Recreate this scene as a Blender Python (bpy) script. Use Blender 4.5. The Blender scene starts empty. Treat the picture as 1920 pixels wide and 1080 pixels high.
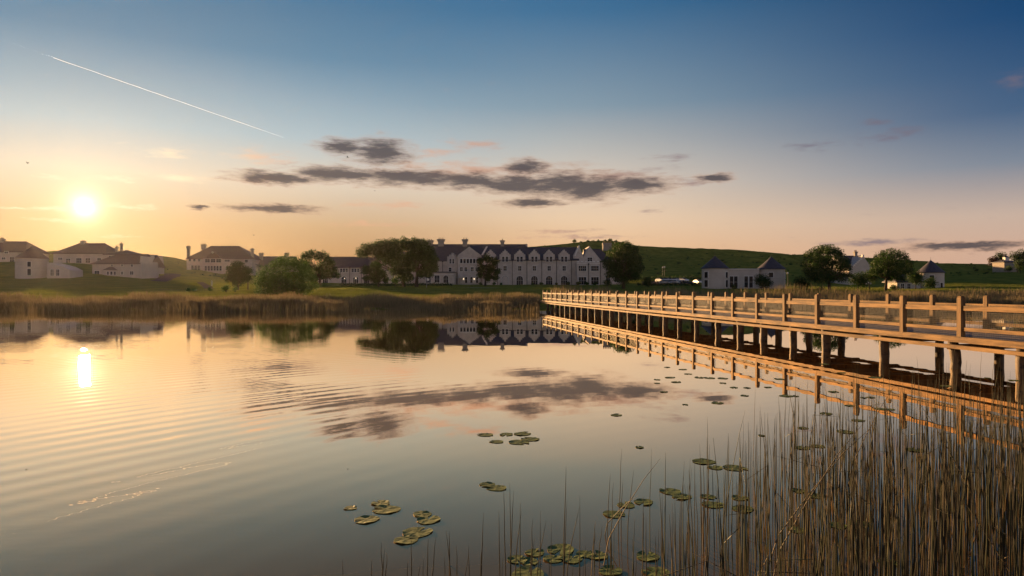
import bpy, math, random
import numpy as np
from mathutils import Vector, Matrix

R = math.radians
random.seed(7)
rng = np.random.default_rng(11)
scene = bpy.context.scene
COL = scene.collection

# ------------------------------------------------------------------ camera
CAM_H = 2.5
F = 1280.0                      # focal length in pixels of a 1920 wide picture
cam_d = bpy.data.cameras.new('camera')
cam_d.sensor_width = 36.0
cam_d.lens = 24.0
cam_d.clip_start = 0.05
cam_d.clip_end = 150000
cam = bpy.data.objects.new('camera', cam_d)
cam.location = (0, 0, CAM_H)
cam.rotation_euler = (R(90), 0, 0)
COL.objects.link(cam)
scene.camera = cam

# ------------------------------------------------------------------ exposure
EXPOSURE = 1.4
vs = scene.view_settings
vs.view_transform = 'Standard'
vs.look = 'None'
vs.exposure = EXPOSURE
vs.gamma = 1.0
scene.cycles.use_denoising = True
scene.cycles.max_bounces = 4
scene.cycles.glossy_bounces = 3
scene.cycles.transparent_max_bounces = 8
scene.cycles.sample_clamp_indirect = 6.0
scene.cycles.volume_bounces = 0
SKY_STRENGTH = 0.5 ** EXPOSURE

# ------------------------------------------------------------------ sun
SUN_AZ = math.atan((158 - 960) / F)
SUN_EL = math.atan(152 / math.hypot(802, F))
SUN_DIR = Vector((math.sin(SUN_AZ) * math.cos(SUN_EL), math.cos(SUN_AZ) * math.cos(SUN_EL), math.sin(SUN_EL)))
sd = bpy.data.lights.new('sun', 'SUN')
sd.energy = 5.0
sd.angle = R(0.6)
sd.color = (1.0, 0.58, 0.25)
sun = bpy.data.objects.new('sun', sd)
sun.rotation_euler = SUN_DIR.to_track_quat('Z', 'Y').to_euler()
sun.location = (-60, 100, 40)
COL.objects.link(sun)

# ------------------------------------------------------------------ node helpers
class NT:
    def __init__(s, tree):
        s.t = tree; s.n = tree.nodes; s.l = tree.links
    def node(s, kind, **kw):
        n = s.n.new(kind)
        for k, v in kw.items(): setattr(n, k, v)
        return n
    def put(s, sock, v):
        if hasattr(v, 'links') or isinstance(v, bpy.types.NodeSocket): s.l.new(v, sock)
        else: sock.default_value = v
    def m(s, op, a, b=0.0, c=0.0, clamp=False):
        n = s.node('ShaderNodeMath', operation=op, use_clamp=clamp)
        s.put(n.inputs[0], a); s.put(n.inputs[1], b)
        if len(n.inputs) > 2: s.put(n.inputs[2], c)
        return n.outputs[0]
    def v(s, op, a, b=(0, 0, 0)):
        n = s.node('ShaderNodeVectorMath', operation=op)
        s.put(n.inputs[0], a); s.put(n.inputs[1], b)
        return n.outputs['Value'] if op in ('DOT_PRODUCT', 'LENGTH') else n.outputs[0]
    def mix(s, f, a, b, mode='MIX'):
        n = s.node('ShaderNodeMix', data_type='RGBA', blend_type=mode)
        s.put(n.inputs[0], f); s.put(n.inputs[6], a); s.put(n.inputs[7], b)
        return n.outputs[2]
    def ramp(s, f, stops, interp='LINEAR'):
        n = s.node('ShaderNodeValToRGB')
        cr = n.color_ramp; cr.interpolation = interp
        while len(cr.elements) < len(stops): cr.elements.new(0.5)
        for e, (p, c) in zip(cr.elements, stops):
            e.position = p; e.color = (c[0], c[1], c[2], 1) if not isinstance(c, float) else (c, c, c, 1)
        s.put(n.inputs[0], f)
        return n.outputs[0]
    def noise(s, vec, scale, detail=3, rough=0.55, out=0):
        n = s.node('ShaderNodeTexNoise')
        if vec is not None: s.l.new(vec, n.inputs['Vector'])
        n.inputs['Scale'].default_value = scale; n.inputs['Detail'].default_value = detail; n.inputs['Roughness'].default_value = rough
        return n.outputs[out]
    def sstep(s, x, a, b):
        n = s.node('ShaderNodeMapRange', interpolation_type='SMOOTHSTEP')
        s.put(n.inputs['Value'], x); s.put(n.inputs['From Min'], a); s.put(n.inputs['From Max'], b)
        return n.outputs[0]
    def comb(s, x, y, z):
        n = s.node('ShaderNodeCombineXYZ'); s.put(n.inputs[0], x); s.put(n.inputs[1], y); s.put(n.inputs[2], z)
        return n.outputs[0]

def lin(c):
    return tuple(((v / 255) / 12.92 if v / 255 <= 0.04045 else ((v / 255 + 0.055) / 1.055) ** 2.4) for v in c)
def lin4(c): return lin(c) + (1.0,)

# ------------------------------------------------------------------ sky
world = bpy.data.worlds.new('World')
scene.world = world
world.use_nodes = True
world.node_tree.nodes.clear()
T = NT(world.node_tree)
tc = T.node('ShaderNodeTexCoord')
dirv = T.v('NORMALIZE', tc.outputs['Generated'])
sep = T.node('ShaderNodeSeparateXYZ'); T.l.new(dirv, sep.inputs[0])
dx, dy, dz = sep.outputs
elev = T.m('ARCSINE', dz)
azim = T.m('ARCTAN2', dx, dy)
sdot = T.v('DOT_PRODUCT', dirv, tuple(SUN_DIR))
sang = T.m('ARCCOSINE', T.m('MINIMUM', sdot, 0.9999999))         # angle from the sun, radians
up = T.m('ABSOLUTE', dz)
SUNSIDE = [(0, (158, 110, 72)), (.044, (165, 120, 84)), (.087, (192, 156, 120)), (.148, (216, 203, 185)), (.206, (172, 191, 199)), (.309, (92, 136, 166)), (.376, (72, 120, 155)), (.6, (45, 88, 135)), (1, (25, 60, 110))]
MIDSIDE = [(0, (232, 180, 134)), (.054, (238, 190, 144)), (.10, (240, 207, 172)), (.15, (224, 206, 186)), (.19, (196, 191, 183)), (.257, (134, 156, 171)), (.376, (60, 112, 152)), (.6, (24, 70, 120)), (1, (10, 45, 92))]
FARSIDE = [(0, (212, 170, 148)), (.044, (212, 174, 152)), (.087, (203, 178, 162)), (.148, (124, 135, 152)), (.206, (62, 94, 131)), (.309, (8, 66, 114)), (.376, (4, 56, 102)), (.6, (6, 46, 88)), (1, (10, 42, 84))]
ANTISIDE = [(0, (224, 188, 168)), (.10, (220, 190, 176)), (.20, (198, 182, 184)), (.35, (144, 154, 176)), (.6, (78, 108, 148)), (1, (30, 68, 112))]
def sky_ramp(stops): return T.ramp(up, [(p, lin(c)) for p, c in stops])
c1 = T.mix(T.sstep(sang, R(16), R(42)), sky_ramp(SUNSIDE), sky_ramp(MIDSIDE))
c2 = T.mix(T.sstep(sang, R(34), R(72)), c1, sky_ramp(FARSIDE))
c2 = T.mix(T.sstep(sang, R(80), R(130)), c2, sky_ramp(ANTISIDE))     # the sky brightens again opposite the sun
nish = T.node('ShaderNodeTexSky', sky_type='NISHITA', sun_disc=False)
nish.sun_elevation = SUN_EL; nish.sun_rotation = SUN_AZ
nish.air_density = 1.0; nish.dust_density = 1.5; nish.ozone_density = 2.0
nsc = T.mix(1.0, nish.outputs[0], (0.11, 0.11, 0.11, 1), 'MULTIPLY')
base = T.mix(0.08, c2, nsc)
# aureole and disc of the sun
def glow(width_deg, power=1.0):
    q = T.m('DIVIDE', sang, R(width_deg))
    if power != 1: q = T.m('POWER', q, power)
    return T.m('POWER', 2.718, T.m('MULTIPLY', q, -1.0))
g1 = T.m('MULTIPLY', glow(0.40), 3.0)
g2 = T.m('MULTIPLY', glow(1.8), 0.62)
g3 = T.m('MULTIPLY', glow(6.0), 0.035)
base = T.mix(1.0, base, T.mix(1.0, (1, .9, .7, 1), g1, 'MULTIPLY'), 'ADD')
base = T.mix(1.0, base, T.mix(1.0, (1, .68, .36, 1), g2, 'MULTIPLY'), 'ADD')
base = T.mix(1.0, base, T.mix(1.0, (1, .62, .28, 1), g3, 'MULTIPLY'), 'ADD')
# clouds: banks at their bearings, broken up by noise
streak = T.comb(T.m('MULTIPLY', azim, 8.0), T.m('MULTIPLY', elev, 36.0), 0.0)
nz = T.node('ShaderNodeTexNoise'); T.l.new(streak, nz.inputs['Vector'])
nz.inputs['Scale'].default_value = 3.0; nz.inputs['Detail'].default_value = 7; nz.inputs['Roughness'].default_value = 0.66
nzf = nz.outputs[0]
nz2 = T.noise(streak, 6.5, 5, 0.6, 1)
warp = T.v('MULTIPLY', T.v('SUBTRACT', nz2, (.5, .5, .5)), (0.030, 0.012, 0))
P = T.v('ADD', T.comb(azim, elev, 0.0), warp)
def bank(blobs):
    acc = None
    for (px, py, hw, hh) in blobs:
        a0 = math.atan((px - 960) / F); r_ = math.hypot(F, px - 960)
        e0 = math.atan((540 - py) / r_)
        wa = 1.15 * hw / F * math.cos(a0) ** 2; we = 1.45 * hh / r_
        q = T.v('MULTIPLY', T.v('SUBTRACT', P, (a0, e0, 0)), (1 / wa, 1 / we, 0))
        d = T.m('SUBTRACT', 1.0, T.v('LENGTH', q))
        acc = d if acc is None else T.m('MAXIMUM', acc, d)
    return acc
DARK = [(520, 334, 120, 13), (640, 327, 130, 17), (770, 333, 150, 18), (880, 338, 130, 17), (965, 345, 120, 20), (1050, 346, 120, 28), (1110, 351, 100, 27), (1190, 346, 105, 17), (985, 314, 60, 15),
        (715, 285, 75, 26), (640, 275, 60, 15), (515, 391, 115, 9), (375, 388, 24, 5), (1000, 380, 78, 9), (1335, 334, 48, 9), (1810, 461, 200, 9)]
PALE = [(480, 294, 85, 16), (320, 287, 70, 12), (890, 271, 75, 11), (820, 286, 60, 9), (330, 333, 95, 9), (480, 337, 60, 9), (725, 384, 95, 7), (710, 421, 95, 6), (1265, 296, 65, 8), (1300, 340, 55, 11),
        (1650, 258, 75, 11), (1700, 248, 50, 12), (1530, 272, 70, 8), (1645, 229, 40, 7), (1050, 433, 100, 5), (1090, 444, 150, 5), (1215, 397, 40, 6), (1640, 455, 150, 8), (1900, 148, 50, 16),
        (215, 334, 70, 6), (95, 332, 45, 5), (240, 388, 90, 6), (110, 392, 55, 5), (105, 413, 80, 4), (225, 443, 50, 4), (20, 390, 40, 4), (1150, 330, 150, 16), (900, 320, 260, 20)]
nd = T.m('SUBTRACT', nzf, 0.5)
dk = T.sstep(T.m('ADD', bank(DARK), T.m('MULTIPLY', nd, 1.25)), -0.02, 0.80)
pl = T.sstep(T.m('ADD', bank(PALE), T.m('MULTIPLY', nd, 2.6)), 0.15, 1.4)
wisp = T.m('MULTIPLY', T.sstep(nzf, 0.60, 0.85), T.m('SUBTRACT', 1.0, T.sstep(up, 0.12, 0.5)))
pl = T.m('MAXIMUM', pl, T.m('MULTIPLY', wisp, 0.45))
near = T.m('SUBTRACT', 1.0, T.sstep(sang, R(3), R(17)))
pale_c = T.mix(T.sstep(sang, R(15), R(55)), lin4((232, 176, 142)), lin4((118, 108, 122)))
pale_c = T.mix(near, pale_c, (1.25, 1.0, 0.66, 1))
base = T.mix(T.m('MULTIPLY', pl, 0.8), base, pale_c)
dark_c = T.mix(dk, lin4((214, 168, 140)), lin4((80, 74, 78)))
base = T.mix(T.m('MULTIPLY', dk, 0.93), base, dark_c)
bg = T.node('ShaderNodeBackground'); T.l.new(base, bg.inputs[0]); bg.inputs[1].default_value = SKY_STRENGTH
wo = T.node('ShaderNodeOutputWorld'); T.l.new(bg.outputs[0], wo.inputs[0])
world.cycles.sampling_method = 'MANUAL'
world.cycles.sample_map_resolution = 1024

# ------------------------------------------------------------------ materials
MAT = {}
def material(name, col, col2=None, scale=1.0, rough=0.8, bump=0.0, bscale=None, spec=0.3, detail=4, coord='Object', stretch=None, tint=None, trans=0.0, metal=0.0):
    m_ = bpy.data.materials.new(name); m_.use_nodes = True
    t = NT(m_.node_tree); b = t.n['Principled BSDF']
    b.inputs['Roughness'].default_value = rough
    b.inputs['Specular IOR Level'].default_value = spec
    b.inputs['Metallic'].default_value = metal
    tcn = t.node('ShaderNodeTexCoord')
    vec = tcn.outputs[coord]
    if coord == 'World':
        pass
    if stretch: vec = t.v('MULTIPLY', vec, stretch)
    if tint:
        at = t.node('ShaderNodeAttribute', attribute_name='tint')
        c = t.ramp(at.outputs['Fac'], tint)
        if scale: c = t.mix(t.m('MULTIPLY', t.noise(vec, scale, 2), 0.55), c, tuple(x * 0.45 for x in col) + (1,))
    elif col2 is not None:
        oi = t.node('ShaderNodeObjectInfo')
        vec2 = t.v('ADD', vec, t.v('MULTIPLY', t.comb(oi.outputs['Random'], oi.outputs['Random'], oi.outputs['Random']), (37, 53, 71)))
        f = t.noise(vec2, scale, detail, 0.6)
        c = t.ramp(f, [(0.3, col), (0.7, col2)])
        c = t.mix(t.m('MULTIPLY', t.m('SUBTRACT', oi.outputs['Random'], 0.5), 0.25), c, col2 + (1,))
    else:
        c = None
    if c is not None: t.l.new(c, b.inputs['Base Color'])
    else: b.inputs['Base Color'].default_value = col + (1,)
    if bump:
        bn = t.node('ShaderNodeBump'); bn.inputs['Strength'].default_value = 1.0; bn.inputs['Distance'].default_value = bump
        t.l.new(t.noise(vec, bscale or scale * 3, 4, 0.6), bn.inputs['Height']); t.l.new(bn.outputs[0], b.inputs['Normal'])
    if trans:
        tr = t.node('ShaderNodeBsdfTranslucent'); ms = t.node('ShaderNodeMixShader')
        if c is not None: t.l.new(c, tr.inputs[0])
        else: tr.inputs[0].default_value = col + (1,)
        ms.inputs[0].default_value = trans
        t.l.new(b.outputs[0], ms.inputs[1]); t.l.new(tr.outputs[0], ms.inputs[2])
        t.l.new(ms.outputs[0], t.n['Material Output'].inputs[0])
    MAT[name] = m_
    return m_

material('grass', (0.085, 0.115, 0.018), (0.26, 0.255, 0.048), 0.22, 0.95, 0.35, 0.6, 0.0, 8)
material('soil', (0.06, 0.05, 0.03), (0.1, 0.08, 0.05), 0.5, 0.95)
material('reed', (0.10, 0.07, 0.035), scale=0.08, rough=0.8, spec=0.1, trans=0.30, tint=[(0, (.15, .125, .055)), (.4, (.27, .215, .11)), (.75, (.40, .31, .175)), (1, (.17, .20, .06))])
material('lawn', (0.05, 0.08, 0.02), scale=0.05, rough=0.7, spec=0.1, trans=0.55, tint=[(0, (.15, .20, .025)), (.6, (.27, .31, .04)), (1, (.38, .37, .065))])
material('rush_green', (0.022, 0.032, 0.011), (0.05, 0.054, 0.02), 3.0, 0.55, spec=0.35)
material('rush_tan', (0.10, 0.08, 0.042), (0.16, 0.12, 0.065), 3.0, 0.6, spec=0.3)
material('rush_dark', (0.018, 0.018, 0.011), (0.036, 0.033, 0.018), 3.0, 0.6, spec=0.3)
material('lily', (0.085, 0.135, 0.025), (0.17, 0.205, 0.045), 6.0, 0.6, 0.004, 9.0, 0.2)
material('stone', (0.48, 0.415, 0.35), (0.64, 0.56, 0.475), 0.9, 0.9, 0.03, 2.5)
material('render_white', (0.49, 0.43, 0.365), (0.60, 0.535, 0.46), 0.5, 0.9, 0.01, 3.0)
material('trim', (0.70, 0.66, 0.60), (0.80, 0.76, 0.70), 1.0, 0.85)
material('slate', (0.045, 0.042, 0.052), (0.085, 0.075, 0.085), 1.3, 0.62, 0.03, 5.0, 0.4, stretch=(1, 1, 3))
material('slate_red', (0.10, 0.062, 0.058), (0.15, 0.095, 0.085), 1.3, 0.7, 0.03, 5.0, 0.3, stretch=(1, 1, 3))
material('chimney_stone', (0.25, 0.22, 0.19), (0.38, 0.34, 0.29), 1.5, 0.9, 0.03, 3.0)
material('clay', (0.12, 0.07, 0.05), (0.2, 0.12, 0.08), 2.0, 0.8)
material('dark_iron', (0.025, 0.024, 0.024), None, 1, 0.6)
material('pane', (0.016, 0.016, 0.019), None, 1, 0.22, spec=0.22)
material('frame_white', (0.6, 0.57, 0.53), None, 1, 0.6)
material('bark', (0.045, 0.033, 0.022), (0.09, 0.068, 0.045), 3.0, 0.95, 0.04, 6.0)
for nm, k in (('leaf', 1.0), ('leaf_dark', 0.9), ('leaf_pale', 1.5)):
    material(nm, (0.03 * k, 0.05 * k, 0.012 * k), scale=0.35, rough=0.6, spec=0.25, trans=0.4,
             tint=[(0, (.024 * k, .060 * k, .010 * k)), (.5, (.048 * k, .105 * k, .016 * k)), (1, (.095 * k, .155 * k, .028 * k))])
material('leaf_red', (0.06, 0.03, 0.02), scale=0.35, rough=0.6, trans=0.3, tint=[(0, (.04, .02, .014)), (1, (.10, .05, .03))])
material('timber', (0.065, 0.038, 0.018), (0.37, 0.215, 0.08), 8.0, 0.75, 0.006, 22.0, 0.25, stretch=(1, .12, 1), detail=6)
material('timber_post', (0.065, 0.038, 0.018), (0.29, 0.17, 0.066), 8.0, 0.75, 0.006, 22.0, 0.25, stretch=(1, 1, .15), detail=6)
material('deck_board', (0.20, 0.165, 0.15), (0.30, 0.25, 0.225), 2.0, 0.8, 0.006, 12.0, 0.3)
material('lit_ridge', (0.45, 0.40, 0.28), (0.55, 0.49, 0.35), 1.0, 1.0, spec=0.0)  # pale colour standing in for sunlight on the golf green's ridge
material('path', (0.085, 0.072, 0.068), (0.12, 0.10, 0.094), 0.6, 1.0, spec=0.0)
material('car_white', (0.75, 0.75, 0.74), None, 1, 0.25, spec=0.6)
material('car_silver', (0.35, 0.36, 0.37), None, 1, 0.25, spec=0.6, metal=0.5)
material('rubber', (0.02, 0.02, 0.02), None, 1, 0.8)
material('feather', (0.02, 0.018, 0.016), None, 1, 0.8)
material('flag', (0.8, 0.78, 0.74), None, 1, 0.8, trans=0.3)
def volume_material(name, col, dens, aniso):
    m_ = bpy.data.materials.new(name); m_.use_nodes = True
    t = NT(m_.node_tree); t.n.remove(t.n['Principled BSDF'])
    v = t.node('ShaderNodeVolumePrincipled')
    v.inputs['Color'].default_value = col + (1,); v.inputs['Density'].default_value = dens; v.inputs['Anisotropy'].default_value = aniso
    t.l.new(v.outputs[0], t.n['Material Output'].inputs['Volume'])
    MAT[name] = m_
volume_material("vapour", (.80, .90, 1.0), .04, .45)
volume_material('haze_air', (.95, .93, .90), .000026, .70)

# timber pile: log wood with dark weathered blotches
def pile_material():
    m_ = bpy.data.materials.new('pile_log'); m_.use_nodes = True
    t = NT(m_.node_tree); b = t.n['Principled BSDF']
    g = t.node('ShaderNodeTexCoord'); oi = t.node('ShaderNodeObjectInfo')
    off = t.v('MULTIPLY', t.comb(oi.outputs['Random'], oi.outputs['Random'], oi.outputs['Random']), (31, 17, 23))
    vec = t.v('ADD', g.outputs['Object'], off)
    n1 = t.noise(t.v('MULTIPLY', vec, (6, 6, .8)), 2.0, 4)
    c = t.ramp(n1, [(.3, (.075, .05, .03)), (.7, (.17, .115, .06))])
    blot = t.sstep(t.noise(vec, 3.2, 3), .52, .60)
    c = t.mix(t.m('MULTIPLY', blot, .85), c, (.022, .016, .012, 1))
    t.l.new(c, b.inputs['Base Color']); b.inputs['Roughness'].default_value = .7
    bn = t.node('ShaderNodeBump'); bn.inputs['Distance'].default_value = .02; t.l.new(n1, bn.inputs['Height']); t.l.new(bn.outputs[0], b.inputs['Normal'])
    MAT['pile_log'] = m_
pile_material()

def lamp_material():
    m_ = bpy.data.materials.new('lamp_glow'); m_.use_nodes = True
    t = NT(m_.node_tree); b = t.n['Principled BSDF']
    b.inputs['Emission Color'].default_value = (1, .78, .5, 1); b.inputs['Emission Strength'].default_value = 2.2
    MAT['lamp_glow'] = m_
lamp_material()

# water: dark brown lake, mirror calm by the bridge, breeze ripples on the open side
def water_material():
    m_ = bpy.data.materials.new('lake_water'); m_.use_nodes = True
    t = NT(m_.node_tree); t.n.remove(t.n['Principled BSDF'])
    df = t.node('ShaderNodeBsdfDiffuse'); df.inputs[0].default_value = (0.14, 0.092, 0.042, 1)      # peat-stained water
    gl = t.node('ShaderNodeBsdfGlossy'); gl.inputs[0].default_value = (1.0, 0.88, 0.69, 1); gl.inputs['Roughness'].default_value = 0.0
    fr = t.node('ShaderNodeLayerWeight'); fr.inputs['Blend'].default_value = 0.5
    refl = t.ramp(fr.outputs['Facing'], [(0, .03), (.40, .09), (.62, .26), (.70, .62), (.765, .92), (.85, .97), (.92, .98), (1, 1.0)])
    refl_tint = t.ramp(fr.outputs['Facing'], [(.55, (1.0, .70, .42)), (.765, (1.0, .72, .47)), (.86, (1.0, .86, .68)), (.95, (1.0, .96, .88))])  # warm reflected light put into gloss colour by view angle, beyond real water
    t.l.new(refl_tint, gl.inputs[0])
    ms = t.node('ShaderNodeMixShader'); t.l.new(refl, ms.inputs[0]); t.l.new(df.outputs[0], ms.inputs[1]); t.l.new(gl.outputs[0], ms.inputs[2])
    t.l.new(ms.outputs[0], t.n['Material Output'].inputs[0])
    g = t.node('ShaderNodeTexCoord'); vec = g.outputs['Object']
    sp = t.node('ShaderNodeSeparateXYZ'); t.l.new(vec, sp.inputs[0]); X, Y, Z = sp.outputs
    # open-water mask: strong to the left of a line running from the near bank to the far shore
    edge = t.m('ADD', t.m('MULTIPLY', Y, 0.02), t.m('ADD', X, 1.0))
    wob = t.m('MULTIPLY', t.m('SUBTRACT', t.noise(vec, 0.12, 2), 0.5), 8.0)
    mask = t.m('SUBTRACT', 1.0, t.sstep(t.m('ADD', edge, wob), -8.0, 1.0))
    mask = t.m('ADD', t.m('MULTIPLY', mask, 0.93), 0.07)
    # swell rings spreading from a point off to the right
    w = t.node('ShaderNodeTexWave', wave_type='RINGS', rings_direction='SPHERICAL', wave_profile='SIN')
    t.l.new(t.v('ADD', t.v('MULTIPLY', vec, (1, 1, 0)), (-12.0, 2.0, 0)), w.inputs['Vector'])
    w.inputs['Scale'].default_value = 0.56; w.inputs['Distortion'].default_value = 4.5
    w.inputs['Detail'].default_value = 2.0; w.inputs['Detail Scale'].default_value = 0.25; w.inputs['Detail Roughness'].default_value = 0.5
    amp = t.sstep(t.noise(vec, 0.22, 2), 0.25, 0.7)
    h1 = t.m('MULTIPLY', t.m('MULTIPLY', w.outputs['Fac'], 0.0034), t.m('MULTIPLY', t.m('MULTIPLY', amp, mask), t.m('SUBTRACT', 1.0, t.m('MULTIPLY', t.sstep(Y, 16.0, 38.0), .85))))
    h2 = t.m('MULTIPLY', t.m('MULTIPLY', t.noise(t.v('MULTIPLY', vec, (0.7, 1.6, 1)), 1.5, 3, 0.5), 0.0018), mask)
    h3 = t.m('MULTIPLY', t.noise(vec, 0.5, 2, 0.5), 0.0010)
    bn = t.node('ShaderNodeBump'); bn.inputs['Strength'].default_value = 1.0; bn.inputs['Distance'].default_value = 1.0
    t.l.new(t.m('ADD', h1, t.m('ADD', h2, h3)), bn.inputs['Height'])
    for nn in (gl.inputs['Normal'], fr.inputs['Normal']): t.l.new(bn.outputs[0], nn)
    MAT['lake_water'] = m_
water_material()

# ------------------------------------------------------------------ mesh helpers
class MB:
    def __init__(s): s.v = []; s.f = []
    def add(s, vs_, fs):
        o = len(s.v); s.v += [tuple(p) for p in vs_]; s.f += [tuple(i + o for i in f) for f in fs]; return s
    def box(s, x0, x1, y0, y1, z0, z1):
        return s.add([(x0, y0, z0), (x1, y0, z0), (x1, y1, z0), (x0, y1, z0), (x0, y0, z1), (x1, y0, z1), (x1, y1, z1), (x0, y1, z1)],
                     [(3, 2, 1, 0), (4, 5, 6, 7), (0, 1, 5, 4), (1, 2, 6, 5), (2, 3, 7, 6), (3, 0, 4, 7)])
    def cbox(s, x0, x1, y0, y1, z0, z1, c):
        # box with a chamfered top
        return s.add([(x0, y0, z0), (x1, y0, z0), (x1, y1, z0), (x0, y1, z0), (x0, y0, z1 - c), (x1, y0, z1 - c), (x1, y1, z1 - c), (x0, y1, z1 - c),
                      (x0 + c, y0 + c, z1), (x1 - c, y0 + c, z1), (x1 - c, y1 - c, z1), (x0 + c, y1 - c, z1)],
                     [(3, 2, 1, 0), (8, 9, 10, 11), (0, 1, 5, 4), (1, 2, 6, 5), (2, 3, 7, 6), (3, 0, 4, 7), (4, 5, 9, 8), (5, 6, 10, 9), (6, 7, 11, 10), (7, 4, 8, 11)])
    def prism(s, pts, y0, y1):
        # pts: outline in x,z, counter-clockwise seen from -y
        n = len(pts)
        vv = [(x, y0, z) for x, z in pts] + [(x, y1, z) for x, z in pts]
        ff = [tuple(range(n)), tuple(range(2 * n - 1, n - 1, -1))] + [((i + 1) % n, i, i + n, (i + 1) % n + n) for i in range(n)]
        return s.add(vv, ff)
    def tube(s, pts, rads, n=6, cap=True):
        o = len(s.v); pts = [Vector(p) for p in pts]
        for i, (p, r) in enumerate(zip(pts, rads)):
            d = (pts[min(i + 1, len(pts) - 1)] - pts[max(i - 1, 0)]).normalized()
            a = d.cross(Vector((0.13, 0.99, 0.05))); a = a if a.length > .1 else d.cross(Vector((1, 0, 0)))
            a.normalize(); b = d.cross(a)
            for k in range(n):
                q = 2 * math.pi * k / n
                s.v.append(tuple(p + (a * math.cos(q) + b * math.sin(q)) * r))
        for i in range(len(pts) - 1):
            for k in range(n):
                s.f.append((o + i * n + k, o + i * n + (k + 1) % n, o + (i + 1) * n + (k + 1) % n, o + (i + 1) * n + k))
        if cap:
            s.f.append(tuple(o + k for k in range(n))[::-1]); s.f.append(tuple(o + (len(pts) - 1) * n + k for k in range(n)))
        return s
    def lathe(s, prof, n=20, cx=0, cy=0):
        # prof: (radius, z) from bottom to top
        o = len(s.v)
        for r, z in prof:
            for k in range(n):
                q = 2 * math.pi * k / n
                s.v.append((cx + r * math.cos(q), cy + r * math.sin(q), z))
        for i in range(len(prof) - 1):
            for k in range(n):
                s.f.append((o + i * n + k, o + i * n + (k + 1) % n, o + (i + 1) * n + (k + 1) % n, o + (i + 1) * n + k))
        s.f.append(tuple(o + k for k in range(n))[::-1]); s.f.append(tuple(o + (len(prof) - 1) * n + k for k in range(n)))
        return s
    def mesh(s, name, mats, smooth=False):
        me = bpy.data.meshes.new(name); me.from_pydata(s.v, [], s.f)
        for m_ in (mats if isinstance(mats, (list, tuple)) else [mats]): me.materials.append(MAT[m_])
        if smooth: me.polygons.foreach_set('use_smooth', [True] * len(me.polygons))
        me.update(); return me
    def build(s, name, mats, parent=None, loc=(0, 0, 0), smooth=False):
        return link(name, s.mesh(name, mats, smooth), parent, loc)

def link(name, me, parent=None, loc=(0, 0, 0)):
    o = bpy.data.objects.new(name, me); COL.objects.link(o); o.location = loc
    if parent is not None: o.parent = parent
    return o
def tag(o, label=None, cat=None, group=None, kind=None):
    if label: o['label'] = label
    if cat: o['category'] = cat
    if group: o['group'] = group
    if kind: o['kind'] = kind
    return o
def empty(name, loc, rz=0, label=None, cat=None, group=None):
    o = bpy.data.objects.new(name, None); COL.objects.link(o); o.location = loc; o.rotation_euler = (0, 0, rz)
    o.empty_display_size = 0.3
    return tag(o, label, cat, group)
def np_mesh(name, verts, faces, mats, tint=None, mat_idx=None):
    me = bpy.data.meshes.new(name)
    k = faces.shape[1]
    me.vertices.add(len(verts)); me.vertices.foreach_set('co', verts.astype(np.float32).ravel())
    me.loops.add(faces.size); me.loops.foreach_set('vertex_index', faces.astype(np.int32).ravel())
    me.polygons.add(len(faces)); me.polygons.foreach_set('loop_start', np.arange(0, faces.size, k, dtype=np.int32))
    for m_ in (mats if isinstance(mats, (list, tuple)) else [mats]): me.materials.append(MAT[m_])
    if mat_idx is not None: me.polygons.foreach_set('material_index', mat_idx.astype(np.int32))
    if tint is not None:
        a = me.attributes.new('tint', 'FLOAT', 'POINT'); a.data.foreach_set('value', tint.astype(np.float32))
    me.update(calc_edges=True); return me
def PT(px, py, D):           # a measured picture point, placed at its true distance D
    return Vector(((px - 960) * D / F, D, CAM_H + (540 - py) * D / F))

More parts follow.
